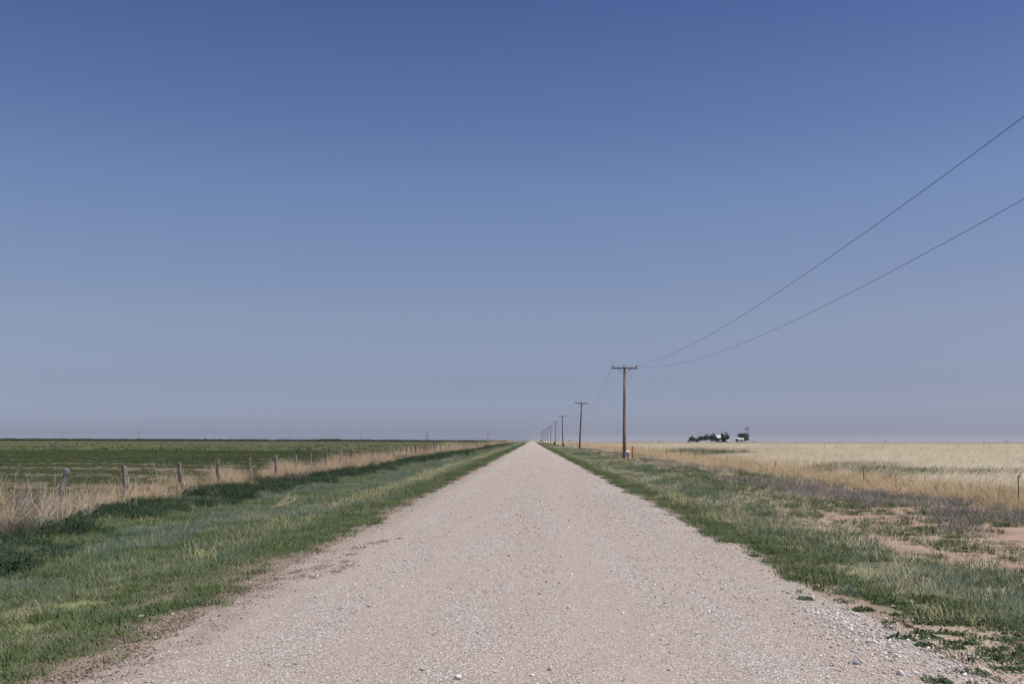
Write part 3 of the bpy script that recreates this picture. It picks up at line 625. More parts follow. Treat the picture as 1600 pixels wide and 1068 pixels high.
# ------------------------------------------------------------------ weed clumps on the right shoulder
def weed(px, py, w_, dep, h, label, seed, m=None):
    gx, gy, g0 = G(px, py); r = np.random.default_rng(seed); parts = []
    n = int(170*w_/.35)
    c = np.stack([r.uniform(-1, 1, n)*w_/2, r.normal(0, dep*.3, n), np.zeros(n)], -1)
    c[:, 2] = r.uniform(.008, 1, n)**1.5*h*np.clip(1-(2*c[:, 0]/w_)**2, .2, 1); c[:, 1] += .12*c[:, 0]*np.sign(seed % 2-.5)
    u = r.normal(size=(n, 3)); u[:, 2] = np.abs(u[:, 2])*.7; u /= np.linalg.norm(u, axis=1)[:, None]; w2 = np.cross(u, r.normal(size=(n, 3))); w2 /= np.linalg.norm(w2, axis=1)[:, None]
    s_ = .016*r.uniform(.6, 1.5, n)[:, None]; i = np.arange(n)
    V = np.concatenate([c-u*s_, c-w2*s_*.45, c+u*s_*1.3, c+w2*s_*.45]); parts.append((V, np.stack([i, i+n, i+2*n, i+3*n], -1), np.tile(r.uniform(size=n), 4), np.tile(r.uniform(size=n), 4)))
    b = blades(max(8, n//7), 1, h*.5, h*1.3, .006, .6, .4, seed, 2); b[0][:, :2] *= np.array([w_*.45, dep*.4]); parts.append(b)
    for q in range(5):   # creeping runners the leaves sit on
        xs = np.linspace(-w_/2, w_/2, 9)*r.uniform(.85, 1.05); yy = r.normal(0, dep*.2)+np.cumsum(r.normal(0, dep*.06, 9)); zz = np.full(9, .008)+r.uniform(0, .012, 9)
        vv = np.concatenate([np.stack([xs, yy-.004, zz], -1), np.stack([xs, yy+.004, zz+.004], -1)]); ii = np.arange(8)
        parts.append((vv, np.stack([ii, ii+1, ii+10, ii+9], -1), np.zeros(18), np.full(18, .3)))
    for q in range(7):
        ys_ = np.linspace(-dep*.7, dep*.7, 9); xq = (q-3)/3*w_*.48+np.cumsum(r.normal(0, .006, 9)); zz = np.full(9, .012)
        vv = np.concatenate([np.stack([xq-.004, ys_, zz], -1), np.stack([xq+.004, ys_, zz+.004], -1)]); ii = np.arange(8)
        parts.append((vv, np.stack([ii, ii+1, ii+10, ii+9], -1), np.zeros(18), np.full(18, .3)))
    V = []; F = []; T = []; B = []; k = 0
    for v, f, t, bb in parts: V.append(v); F.append(f+k); T.append(t); B.append(bb); k += len(v)
    o = bpy.data.objects.new('weed_clump', np_mesh('weed_clump', np.concatenate(V), np.concatenate(F), m or M_WEED, {'tip': np.concatenate(T), 'bl': np.concatenate(B)})); C.objects.link(o)
    o.location = (gx, gy, g0-.004); tag(o, label, 'weed', 'low weeds growing on the gravel shoulder')
M_WEED = grass_mat('creeping_weed', [(0, (.035, .058, .022)), (.5, (.062, .092, .036)), (1, (.13, .155, .075))], nscale=2)
M_SILVER = grass_mat('silvery_weed', [(0, (.05, .075, .055)), (.5, (.085, .115, .09)), (1, (.15, .18, .14))], nscale=2)
weed(1325, 928, .32, .35, .12, 'blue grey weed tuft where the right grass meets the gravel', 501, M_SILVER)
weed(1258, 936, .16, .15, .05, 'small lone weed on the gravel left of the blue grey tuft', 502)
weed(1392, 945, .50, .14, .06, 'long dark creeping weed ending at a white stone', 503)
weed(1351, 953, .22, .12, .05, 'small weed in gravel just left of the white tipped stone weed', 504)
weed(1398, 961, .12, .10, .04, 'tiny weed below the white stone', 505)
weed(1442, 961, .20, .14, .06, 'small round weed in sand behind the long creeping one', 506)
weed(1452, 975, .52, .16, .07, 'creeping green weed just right of the brown stone', 507)
weed(1482, 990, .28, .10, .05, 'narrow creeping weed on open sand', 508)
weed(1422, 998, .60, .14, .07, 'longest creeping weed strip at the edge of the white gravel', 509)
weed(1446, 1009, .16, .10, .04, 'short weed just below the longest weed strip', 510)
weed(1511, 1006, .18, .14, .13, 'little upright branching weed standing on the sand', 511)
weed(1492, 1012, .16, .10, .06, 'small weed at the left foot of the upright one', 512)
weed(1566, 1025, .58, .40, .10, 'large leafy weed mat at the right edge', 513)
weed(1580, 1000, .42, .30, .10, 'weed mat behind the large leafy one at the right edge', 514)
weed(1585, 1046, .36, .20, .08, 'weed patch below the large leafy mat', 515)
weed(1520, 1056, .30, .18, .07, 'weed clump on white gravel near the bottom right corner', 516)
weed(1462, 1066, .24, .16, .07, 'lowest weed clump cut by the bottom edge', 517)
weed(1505, 974, .20, .12, .06, 'weed tuft hugging the grass edge above the sand', 518)
weed(1180, 868, .14, .18, .04, 'small weed at the road edge beside a bare gravel ridge', 519)
weed(1240, 905, .28, .30, .05, 'flat weed at the right grass edge uphill of the silver tuft', 520)

pr = [proto('k', [leaves(26, .06, .035, .011, 530+k), blades(8, .05, .02, .07, .004, .7, .5, 530+k, 2)], M_WEED) for k in range(3)]
n = 420; x = rng.uniform(2.9, 4.7, n); y = rng.uniform(6.2, 12, n); k = rng.uniform(size=n) < np.clip((x-2.9)/1.2, .05, 1)*(fbm(x*2.2, y*1.6, 533) > .46); x, y = x[k], y[k]
scatter('seedling_weeds', pr, np.stack([x, y, np.maximum(rz(x, y), gz(x, y))], -1), rng.uniform(.5, 1.5, len(x)), 'tiny green seedlings dotted over the gravel shoulder')
# ------------------------------------------------------------------ sprawling dead weeds
def dead_weed(base, n, length, ang, fan, up, label, seed, m=M_DEAD, thick=.006, name='dead_weed'):
    r = random.Random(seed); b = MB()
    for k in range(n):
        a = ang+r.gauss(0, fan); e = max(.02, up+r.gauss(0, .22)); L_ = length*r.uniform(.5, 1.1); pts = []; p_ = np.array([r.gauss(0, .05), r.gauss(0, .05), .02])
        for q in range(6):
            pts.append(p_.copy()); e2 = e+.12*q*r.uniform(-1, .8); a += r.gauss(0, .09)
            p_ = p_+L_/5*np.array([math.cos(a)*math.cos(e2), math.sin(a)*math.cos(e2), math.sin(e2)]); p_[2] = max(p_[2], .03)
        b.tube(pts, [thick*(1-.14*q) for q in range(6)], 4, False)
        for w_ in range(3):
            q = r.randint(2, 4); s0 = pts[q]; aa = a+r.uniform(-1, 1); ee = e+r.uniform(0, .7)
            b.tube([s0, s0+L_*.14*np.array([math.cos(aa)*math.cos(ee), math.sin(aa)*math.cos(ee), math.sin(ee)]), s0+L_*.26*np.array([math.cos(aa+.2)*math.cos(ee+.2), math.sin(aa+.2)*math.cos(ee), math.sin(ee+.2)])], [thick*.6, thick*.5, thick*.3], 3, False)
    o = b.build(name, m); o.location = base; return tag(o, label, 'dead weed', 'dry sprawling weeds in the left verge')
M_PALESTEM = simple('pale_straw_stem', (.50, .42, .28), .2, 3, .8)
M_GREYSTEM = simple('grey_dead_stem', (.40, .35, .29), .25, 3, .8)
def at(px, py, dz=0.0): return G(px, py, dz)
dead_weed(at(112, 802, .25), 26, 1.15, -.45, .35, .05, 'straw coloured dead weed sprawling downhill right of the first post', 601, M_PALESTEM)
dead_weed(at(192, 795), 12, 1.05, 1.0, 1.6, 1.2, 'pale bleached stalks fanning up around the second fence post', 602, M_PALESTEM, .010)
dead_weed(at(425, 795), 14, 1.1, .35, .35, .30, 'pale dry stalk fan lying in the green verge below the posts', 603, M_PALESTEM)
dead_weed(at(288, 838), 9, .75, .1, .7, .75, 'curved dry stems arching over the blue green grass', 604, M_GREYSTEM, .005)
dead_weed(at(325, 778), 14, .9, -.6, .5, .15, 'dry stems spilling from the fence near the third post', 605, M_PALESTEM)
dead_weed(at(20, 822), 22, 1.3, 1.0, 1.0, .95, 'tall grey dead weed at the left edge before the first post', 606, M_GREYSTEM)
dead_weed(at(62, 826), 26, 1.3, .6, .9, .85, 'branching dead weed just left of the first post', 607, M_GREYSTEM, .007)
dead_weed(at(135, 812), 14, .9, 1.2, .9, 1.0, 'upright dead stems between the first and second posts', 608, M_GREYSTEM, .005)
dead_weed(at(715, 722), 8, 1.6, 2.9, .2, .05, 'pale dry stalks lying in the grass far along the ditch', 609, M_PALESTEM, .02)
def tumble(px, py, r_, label, seed):
    gx, gy, g0 = G(px, py); v, f, t, b_ = blades(320, r_*.5, r_*.7, r_*1.7, .008, .75, .9, seed, 3)
    o = bpy.data.objects.new('tumbleweed', np_mesh('tumbleweed', v, f, M_DARKDEAD, {'tip': t, 'bl': b_})); C.objects.link(o); o.location = (gx, gy, g0); tag(o, label, 'tumbleweed', 'tumbleweeds caught by the fence')
tumble(38, 806, .55, 'dark brown tumbleweed caught behind the straw left of the first post', 621)
tumble(25, 838, .4, 'low dark tumbleweed in the grass at the left edge', 622)
tumble(462, 754, .45, 'small reddish brown tumbleweed against the fence by the seventh post', 623)
tumble(541, 737, .45, 'reddish brown tumbleweed against the fence by the tenth post', 624)
gx, gy, g0 = G(1250, 816); hx, hy, h0 = G(1278, 830)
b = MB().tube([(0, 0, .05), ((hx-gx)*.5, (hy-gy)*.5, .12), (hx-gx, hy-gy, .06)], [.013, .011, .006], 5)
tag(b.build('dry_stalk', M_PALESTEM, loc=(gx, gy, g0)), 'single pale dry stalk lying in the right verge', 'stalk')

# ------------------------------------------------------------------ left post fence
FX = -13.0
fence = empty('post_fence', (FX, 24, float(gz(FX, 24)))); tag(fence, 'old wire fence on grey weathered crooked posts along the left verge', 'fence')
def post_mesh(seed, h, r0, r1, bend, knob=0.0):
    r = random.Random(seed); n = 9; k = 11; V = []; F = []
    ph = [r.uniform(0, 6.28) for _ in range(5)]
    for i in range(k):
        t = i/(k-1); rad = r0+(r1-r0)*t**.7 + knob*math.exp(-((t-.95)/.07)**2); cx = bend[0]*t+.032*math.sin(t*6+ph[0]); cy = bend[1]*t+.02*math.sin(t*6+ph[1])
        for j in range(n):
            a = 2*PI*j/n; q = rad*.84*(1+.17*math.sin(2*a+ph[2]+t*4)+.13*math.sin(3*a+ph[3]-t*6)+r.uniform(-.13, .13))
            V.append((cx+q*math.cos(a), cy+q*math.sin(a), -.15+t*(h+.15)+(r.uniform(-.02, .035) if i == k-1 else 0)))
        if i:
            for j in range(n): F.append(((i-1)*n+j, (i-1)*n+(j+1) % n, i*n+(j+1) % n, i*n+j))
    V.append((bend[0], bend[1], h+.01)); F += [((k-1)*n+j, (k-1)*n+(j+1) % n, len(V)-1) for j in range(n)]
    b = MB(); b.add(V, F); return b.mesh('post', M_POST, False)
near_posts = [  # photo x, top y, base radius, top radius, lean
    (97, 733, .15, .065, (.10, 0), .028), (195, 729, .135, .118, (0, .03), 0), (278, 723, .10, .085, (.09, 0), 0), (341, 717, .09, .08, (.0, .02), 0), (389, 716, .09, .07, (.05, .03), 0),
    (429, 711, .10, .085, (.10, 0), .01), (461, 711, .085, .08, (.04, .02), .01), (486, 707, .085, .07, (0, .02), 0), (509, 707, .09, .085, (.02, 0), .01), (531, 704, .085, .075, (.05, 0), 0),
    (548, 703, .085, .08, (.02, 0), 0), (565, 703, .08, .075, (0, 0), 0), (582, 706, .075, .065, (.03, 0), 0), (596, 700, .075, .07, (0, 0), 0)]
ys = []
for i, (px, ty, r0, r1, bd, kn) in enumerate(near_posts):
    y = FX*FPX/(px-831); ys.append(y); g0 = float(gz(FX, y)); top = CAM_H-(ty-687.5-(px-831)*.0017)/FPX*y
    o = bpy.data.objects.new('post', post_mesh(700+i, top-g0, r0, r1, bd, kn)); C.objects.link(o); o.parent = fence; o.location = (0, y-24, g0-fence.location.z); o.rotation_euler.z = 0
    if i == 0: o['label'] = 'thick pale post with a wide foot and knobbed top'
    if i == 1: o['label'] = 'straight grey post with a dark hollow near its top'
far_meshes = [post_mesh(740+i, 1.05+.1*(i % 3), .085, .07, (.04*(i-2), .02), 0) for i in range(5)]
y = ys[-1]
lastmesh = None
while y < 300:
    y += 4.25+random.uniform(-.35, .35); o = bpy.data.objects.new('post', random.choice(far_meshes)); C.objects.link(o); o.parent = fence
    o.location = (random.uniform(-.06, .06), y-24, float(gz(FX, y))-fence.location.z); o.rotation_euler.z = random.uniform(0, 6); o.scale.z = random.uniform(.9, 1.15); ys.append(y)
y = ys[0]
for _ in range(1):
    y -= 4.3; ys.insert(0, y); o = bpy.data.objects.new('post', far_meshes[2]); C.objects.link(o); o.parent = fence; o.location = (0, y-24, float(gz(FX, y))-fence.location.z)
b = MB().tube([(0, 0, 0), (0, 0, 1.75)], [.14, .13], 10); o = b.build('corner_post', M_POST, fence, loc=(0, 133-24, float(gz(FX, 133))-fence.location.z)); o['label'] = 'thick tall pale grey post rising above the straw'
for k, hz in enumerate((.30, .55, .80, 1.0)):
    pts = []
    for i, y in enumerate(ys):
        g0 = float(gz(FX, y))-fence.location.z
        pts.append((.09+.03*k % .05, y-24, g0+hz*.93))
        if i < len(ys)-1 and y < 150: pts.append((.09, (y+ys[i+1])/2-24, g0+hz*.93-.035))
    MB().tube(pts, .0032, 4, False).build('wire', M_BARB, fence)
# markers by the left fence
def marker_post(px, d, w_, h, xw, m, label, rod=0.0, white_rod=False):
    x = X(px, d); t = empty('marker_post', (x, d, float(gz(x, d)))); tag(t, label, 'marker post')
    b = MB(); b.box((0, 0, h*.45), (w_, .05, h*.9)); b.box((0, 0, h*.95), (w_, .05, h*.1), 0, .55); b.build('post', m, t)
    if rod: MB().tube([(.02, .032, h*.25), (.035, .034, rod)], .022, 6).build('rod', M_WHITE if white_rod else M_DARKWALL, t)
    return t
marker_post(664.5, 122, .22, 1.15, 0, M_ORANGE, 'orange red marker post with a dark rod in the fence straw', 1.75)
marker_post(749, 235, .17, 1.15, 0, M_WHITE, 'white marker post with a thin rod far along the left fence', 1.85, True)
# dark bushes in the left verge
def bush(px, d, w_, h, label, m=M_LEAFY, nm='bush', base=None, grp=None):
    x = X(px, d); t = empty(nm, (x, d, float(gz(x, d)))); tag(t, label, 'bush', grp)
    v, f, tt, bb = leaves(260, w_/2, h, .09*w_+.01, int(px*7) % 999, .3, .5); o = bpy.data.objects.new('foliage', np_mesh('foliage', v, f, m, {'tip': tt, 'bl': bb})); C.objects.link(o); o.parent = t
    b = MB()
    for k in range(4): a = k*1.6; b.tube([(0, 0, -.05), (math.cos(a)*w_*.12, math.sin(a)*w_*.12, h*.4), (math.cos(a)*w_*.3, math.sin(a)*w_*.3, h*.75)], [w_*.03, w_*.02, w_*.008], 4)
    b.build('stem', M_BARK, t); return t
bush(729.5, 128, .55, .75, 'larger of two dark weeds standing in the ditch grass', M_FARCROP)
bush(739.5, 131, .30, .65, 'smaller dark weed right beside the larger one in the ditch', M_FARCROP)

# ------------------------------------------------------------------ right stake fence
sf = empty('stake_fence', (13.6, 27.8, float(gz(13.6, 27.8)))); tag(sf, 'sparse fence of thin dark stakes in the dry grass right of the verge', 'fence')
stakes = [(1592, 743, 27.8), (1350, 731, 40.8), (1212, 722, 55.6), (1136, 712, 69.4), (1086, 707, 83.2), (1064, 702, 91), (1042, 700, 100.5), (1022, 699, 111), (1005, 699, 122), (990, 698, 133), (974, 697, 147)]
for px, ty, d in stakes:
    x = X(px, d)-13.6; g0 = float(gz(13.6, d))-sf.location.z; h = CAM_H-(ty-688.5)/FPX*d-float(gz(13.6, d)); b = MB(); r = random.Random(px)
    b.tube([(0, 0, -.1), (r.uniform(-.02, .02), 0, h*.5), (r.uniform(-.03, .05), 0, h)], [.022, .018, .016], 5)
    b.tube([(0, 0, h*.97), (.03, -.01, h+.03)], [.022, .019], 6)
    b.build('stake', M_STAKE_SHADEDPOLE, sf, loc=(x, d-27.8, g0))
for hz in (.45, .85):
    MB().tube([(X(px, d)-13.6, d-27.8, float(gz(13.6, d))-sf.location.z+hz) for px, ty, d in stakes], .0014, 4, False).build('wire', M_BARB, sf)
# dark lumps in the field edge
bush(1104, 104, .75, .32, 'low dark lump of brush in the green strip before the farm', M_DARKDEAD)
bush(1081, 106, .30, .25, 'small dark brush tuft left of the low dark lump', M_DARKDEAD)

# ------------------------------------------------------------------ utility poles and wires
PX = 9.1
pole_d = [98, 190, 292, 390, 481, 577, 672, 768, 866, 965]
pole_l = ['nearest brown utility pole, white pedestal at its foot', 'second utility pole from the camera, dark and leaning slightly right', 'third utility pole along the road, leaning slightly left',
          'fourth utility pole along the road with a dark bush behind its foot', 'fifth utility pole along the road', 'sixth utility pole, already hazy', 'seventh utility pole, hazy and thin', 'eighth utility pole, faint in the haze', 'ninth utility pole, faint near the end of the road', 'farthest utility pole of the row, barely visible']
lean = [0.0, .38, -.22, .05, -.15, .1, 0, .1, -.1, 0]
ARM_Z = 8.93
def make_pole():
    t = empty('utility_pole')
    MB().tube([(0, 0, -.3), (0, 0, 3), (0.015, 0, 6.4), (0, 0, 9.22)], [.17, .155, .13, .105], 12).build('pole', M_POLE, t, True)
    b = MB().box((0, -.17, ARM_Z), (2.55, .11, .13)); b.build('crossarm', M_ARM, t)
    for s_ in (-1, 1):
        MB().tube([(s_*.62, -.17, ARM_Z-.05), (s_*.05, -.16, ARM_Z-.58)], .028, 5).build('brace', M_GREY, t)
        x = s_*1.17; i = MB().lathe([(.02, .065), (.02, .16), (.055, .17), (.06, .21), (.035, .235), (.05, .26), (.045, .30), (.02, .315)], (x, -.17, ARM_Z), 10).build('insulator', M_PORC, t)
    MB().lathe([(.09, -.03), (.09, .0), (.02, .01)], (0, -.245, ARM_Z), 8).build('bolt_plate', M_DARKWALL, t)
    return t
p0 = make_pole(); poles = []
for i, d in enumerate(pole_d):
    t = p0 if i == 0 else copy_tree(p0)
    x = PX+(.1 if i > 2 else 0); t.location = (x, d, float(gz(x, d))); t.rotation_euler.y = math.atan2(lean[i], 9.2); t.rotation_euler.z = R([0, 3, -2, 1, 4, 0, 2, -3, 0, 1][i])
    tag(t, pole_l[i], 'utility pole', 'utility poles along the right side of the road')
    poles.append((x+lean[i], d, float(gz(x, d))))
    if i in (1, 2, 4): 
        for ch in [k for k in bpy.data.objects if k.parent == t and k.name.startswith('pole')]: ch.data = ch.data.copy(); ch.data.materials[0] = M_STAKE_SHADEDPOLE  # darker grey puts backlight and haze into these poles' colour
for s_, lab in ((-1, 'left overhead wire rising steeply out of frame on the right'), (1, 'right overhead wire sagging lower out of frame on the right')):
    pts = []; prev = (PX, -16.0, -.1); first = True
    for x, d, g0 in poles:
        n = 26 if first else 14; sag = 2.7 if d < 250 else 2.2
        for k in range(n):
            t_ = k/n; pts.append((prev[0]+(x-prev[0])*t_+s_*1.17, prev[1]+(d-prev[1])*t_, prev[2]+(g0-prev[2])*t_+ARM_Z+.29-4*sag*t_*(1-t_)))
        prev = (x, d, g0); first = False
    pts.append((prev[0]+s_*1.17, prev[1], prev[2]+ARM_Z+.29))
    b = MB().tube(pts[:26], 0.0062, 5, False); b.tube(pts[25:], .0075, 4, False)
    tag(b.build('overhead_wire', M_WIRE), lab, 'power line', 'two wires strung along the utility poles')
# pedestal and orange markers at the first pole
gx, gy = X(980.5, 94.5), 94.5; t = empty('cable_pedestal', (gx, gy, float(gz(gx, gy)))); tag(t, 'white cable pedestal with a dark plate on a red foot, before the nearest pole', 'pedestal')
MB().box((0, 0, .40), (.36, .30, .62), 0, .97).build('cabinet', M_WHITE, t)
MB().lathe([(.20, 0), (.20, .06), (.16, .12), (.08, .16)], (0, 0, .712), 12).build('cap', M_WHITE, t, True)
MB().box((.02, -.162, .50), (.16, .02, .24)).build('plate', M_GREENPLATE, t)
MB().box((.02, -.164, .24), (.20, .02, .10)).build('vent', M_DARKWALL, t)
MB().box((.03, -.05, -.05), (.15, .12, .30)).build('foot', M_ORANGE, t)
gx, gy = X(981, 90), 90; t = empty('marker_flag', (gx, gy, float(gz(gx, gy)))); tag(t, 'short red marker stake in the grass in front of the white pedestal', 'marker')
b = MB().box((0, 0, .16), (.13, .03, .34)); b.build('stake', M_ORANGE, t)
marker_post(988, 95.5, .14, 1.30, 0, M_ORANGE, 'tall orange marker post standing right of the nearest utility pole')
gx, gy = X(970, 96), 96; b = MB()
for k in range(9): r = random.Random(k); b.box((r.uniform(-.5, .5), r.uniform(-.2, .2), .05), (r.uniform(.1, .3), .15, r.uniform(.06, .2)), r.uniform(0, 3), .6)
tag(b.build('soil_mound', M_CRUMB, loc=(gx, gy, float(gz(gx, gy)))), 'low dark lumps standing in for the shadow at the left foot of the nearest pole', 'shadow stand-in')  # dark lumps stand in for the shadow cast by the pole

# ------------------------------------------------------------------ trees
def tree(px, d, w_, h, label, seed, bare=.25, n=900, name='tree', lobes=5, grp='trees around the farm', shape=None):
    h = h*1.13 if grp == 'trees around the farm' else h; x = X(px, d); t = empty(name, (x, d, float(gz(x, d)))); tag(t, label, 'tree', grp); r = random.Random(seed); nr = np.random.default_rng(seed)
    b = MB(); b.tube([(0, 0, -.3), (.05*w_*r.uniform(-1, 1), 0, h*bare), (.05*w_*r.uniform(-1, 1), 0, h*.7)], [.05*h**.7+.06, .04*h**.7+.04, .03], 7)
    V = []; F = []; T = []; B = []; k = 0
    for q in range(lobes):
        a = q*2.4+r.uniform(-.4, .4); rr = w_*.30*(q > 0); cx, cy = rr*math.cos(a), rr*math.sin(a); cz = h*(bare+.12+(.30 if q == 0 else r.uniform(.02, .38)))
        lr = w_*r.uniform(.20, .30); lh = min(h-cz, h*r.uniform(.18, .28)) if q else h-cz
        b.tube([(0, 0, h*bare*.8), (cx*.6, cy*.6, cz*.8), (cx, cy, cz)], [.035*h**.6+.02, .025*h**.6, .02], 5)
        m_ = n//lobes; dd = nr.normal(size=(m_, 3)); dd /= np.linalg.norm(dd, axis=1)[:, None]; qq = nr.uniform(.2, 1, m_)**.45
        c = dd*qq[:, None]*np.array([lr, lr, max(lh, .5)])*(.8+.4*vn(dd[:, 0]*3+q, dd[:, 1]*3+dd[:, 2]*2, seed))[:, None]+np.array([cx, cy, cz])
        c[:, 2] = np.clip(c[:, 2], h*.06, h*1.03)
        u = nr.normal(size=(m_, 3)); u /= np.linalg.norm(u, axis=1)[:, None]; w2 = np.cross(u, nr.normal(size=(m_, 3))); w2 /= np.linalg.norm(w2, axis=1)[:, None]
        s_ = .085*h**.8*nr.uniform(.6, 1.4, m_)[:, None]; i = np.arange(m_)
        V.append(np.concatenate([c-u*s_, c-w2*s_*.6, c+u*s_, c+w2*s_*.6])); F.append(np.stack([i, i+m_, i+2*m_, i+3*m_], -1)+k); k += 4*m_
        T.append(np.tile(nr.uniform(size=m_), 4)); B.append(np.tile(nr.uniform(size=m_), 4))
    b.build('trunk', M_BARK, t)
    o = bpy.data.objects.new('crown', np_mesh('crown', np.concatenate(V), np.concatenate(F), M_LEAF, {'tip': np.concatenate(T), 'bl': np.concatenate(B)})); C.objects.link(o); o.parent = t
    return t
FD = 850.0; S = FD/FPX    # metres per photo pixel at the farm
tree(1076.5, FD-4, 3.2, 2.2, 'low dark shrub at the left end of the farm trees', 801, .05, 400)
tree(1082, FD+2, 7.0, 5.4, 'rounded dark tree at the left of the farm, next to the low shrub', 802, .12)
tree(1090, FD-2, 4.4, 4.6, 'dense dark cedar like tree in front of the farm poles', 803, .04)
tree(1095.5, FD+6, 4.6, 5.0, 'small dark tree above the left parked white vehicle', 804, .30)
tree(1104, FD+3, 6.0, 6.9, 'dark tree behind the right parked white vehicle', 805, .22)
tree(1115, FD+4, 7.4, 7.6, 'tall dark tree left of the white roofed farmhouse', 806, .18)
tree(1129.5, FD+3, 3.4, 7.2, 'narrow dark tree touching the farmhouse roof', 807, .25)
tree(1134.5, FD-6, 7.2, 8.4, 'tallest dark tree at the right end of the farmhouse', 808, .10)
tree(1163, FD+2, 10.6, 7.6, 'broad round tree beside the windmill', 809, .22, 1300)
tree(21, 1500, 4.2, 4.0, 'tiny flat topped tree alone on the far left horizon', 811, .45, 300, grp='far trees on the horizon')
tree(782, 560, 1.8, 1.9, 'left of two small dark trees by the end of the left fence', 812, .1, 300, grp='far trees on the horizon')
tree(788.5, 565, 1.7, 2.0, 'right of two small dark trees by the end of the left fence', 813, .1, 300, grp='far trees on the horizon')
tree(866.5, 405, 1.1, 1.5, 'small dark bush tree behind the foot of the fourth pole', 814, .1, 300, grp='far trees on the horizon')
tree(881, 310, .5, .95, 'small dark shrub behind the foot of the third pole', 819, .1, 200, grp='far trees on the horizon')
tree(845.5, 1300, 4.5, 3.0, 'far trees just right of where the road meets the sky', 815, .1, 300, grp='far trees on the horizon')
tree(890.5, 900, 1.6, 2.2, 'tiny dark shrub on the horizon left of the nearest pole', 816, .1, 200, grp='far trees on the horizon')
tree(1383.5, 1300, 2.0, 3.0, 'tiny dark shrub on the dry horizon right of the windmill', 817, .1, 200, grp='far trees on the horizon')
tree(1573, 1300, 2.4, 3.2, 'tiny dark shrub on the dry horizon near the right edge', 818, .1, 200, grp='far trees on the horizon')
tree(1178, FD+5, 4.2, 2.1, 'low dark brush line right of the windmill tower', 820, .03, 240, grp='far trees on the horizon')
# ------------------------------------------------------------------ farm buildings
def house(px, d, w_, dep, he, hr, mw, mr, label, cat, name, roofover=.35, gable_x=True, wins=(), door=None):
    x = X(px, d); t = empty(name, (x, d, float(gz(x, d)))); tag(t, label, cat)
    MB().add([(-w_/2,-dep/2,-.3),(w_/2,-dep/2,-.3),(w_/2,dep/2,-.3),(-w_/2,dep/2,-.3),(-w_/2,-dep/2,he),(w_/2,-dep/2,he),(w_/2,dep/2,he),(-w_/2,dep/2,he),(-w_/2,0,hr-.12),(w_/2,0,hr-.12)],
             [(3,2,1,0),(0,1,5,4),(2,3,7,6),(1,2,6,9,5),(3,0,4,8,7),(4,5,9,8),(6,7,8,9)]).build('wall', mw, t)
    a, b_ = w_/2+roofover, dep/2+roofover; hz = he-roofover*(hr-he)/(dep/2)
    MB().add([(-a,-b_,hz),(a,-b_,hz),(a,0,hr),(-a,0,hr),(a,b_,hz),(-a,b_,hz)]+[(-a,-b_,hz+.14),(a,-b_,hz+.14),(a,0,hr+.14),(-a,0,hr+.14),(a,b_,hz+.14),(-a,b_,hz+.14)],
             [(0,3,2,1),(3,5,4,2),(6,7,8,9),(9,8,10,11),(0,1,7,6),(4,5,11,10),(1,2,8,7),(2,4,10,8),(3,0,6,9),(5,3,9,11)]).build('roof', mr, t)
    for wx, wz, ww, wh in wins:
        f = MB().box((wx, -dep/2-.03, wz), (ww+.24, .06, wh+.24)).build('window', M_OFFWHITE, t); g = MB().box((wx, -dep/2-.07, wz), (ww, .03, wh)).build('pane', M_GLASSD, f)
    if door: MB().box((door[0], -dep/2-.04, door[2]/2), (door[1], .08, door[2])).build('door', M_DARKWALL, t)
    return t
house(1127.5, FD+10, 9.2, 7.0, 4.2, 6.2, M_DARKWALL, M_ROOF, 'farmhouse with a white roof and walls coloured dark for shade between the tall trees', 'house', 'farmhouse', wins=((-2.6, 2.2, 1.0, 1.1), (.6, 2.2, 1.0, 1.1)), door=(-.9, 1.0, 2.1))  # wall colour darkened to stand for shade below the bright roof
house(1127, FD-4, 2.5, 2.2, 1.9, 2.4, M_OFFWHITE, M_ROOF, 'small white shed standing in front of the farmhouse', 'shed', 'shed', .12, wins=((.5, 1.2, .5, .5),), door=(-.5, .8, 1.7))
house(1137.3, FD-10, 2.4, 2.0, 1.8, 2.2, M_WHITE, M_ROOF, 'small white shed at the foot of the tallest tree', 'shed', 'shed', .1, wins=((.5, 1.2, .4, .5),), door=(-.4, .8, 1.6))
house(1156.8, FD-3, 5.2, 4.2, 3.2, 3.9, M_OFFWHITE, M_ROOF, 'white outbuilding with a pale roof left of the windmill tree', 'building', 'outbuilding', .3, wins=((1.5, 1.7, .7, .8),), door=(.2, 1.3, 2.3))
house(1151.8, FD-4, 2.0, 3.0, 2.7, 3.1, M_DARKWALL, M_DARKWALL, 'added dark block standing for the shaded left side of the white outbuilding', 'shed', 'shed', .05, door=(0, .9, 1.9))  # added dark block, painted as the shaded side of the outbuilding
def vehicle(px, d, L_, label):
    x = X(px, d); t = empty('parked_vehicle', (x, d, float(gz(x, d)))); tag(t, label, 'vehicle', 'white vehicles parked under the farm trees')
    b = MB(); b.box((0, 0, .75), (L_, 1.8, .7), 0, .98); b.box((L_*.06, 0, 1.4), (L_*.5, 1.6, .62), 0, .82); b.build('body', M_WHITE, t)
    MB().box((L_*.06, -.76, 1.38), (L_*.40, .06, .36)).build('window', M_GLASSD, t)
    for sx in (-1, 1):
        for sy in (-1, 1):
            w_ = MB().tube([(sx*L_*.32, sy*.78, .36), (sx*L_*.32, sy*.95, .36)], .36, 12).build('wheel', M_RUBBER, t)
            MB().tube([(sx*L_*.32, sy*.94, .36), (sx*L_*.32, sy*.965, .36)], .19, 10).build('rim', M_STEEL, w_)
vehicle(1095.3, FD-9, 3.6, 'left white vehicle parked under the farm trees')
vehicle(1101.6, FD-10, 4.2, 'right white vehicle parked under the farm trees')
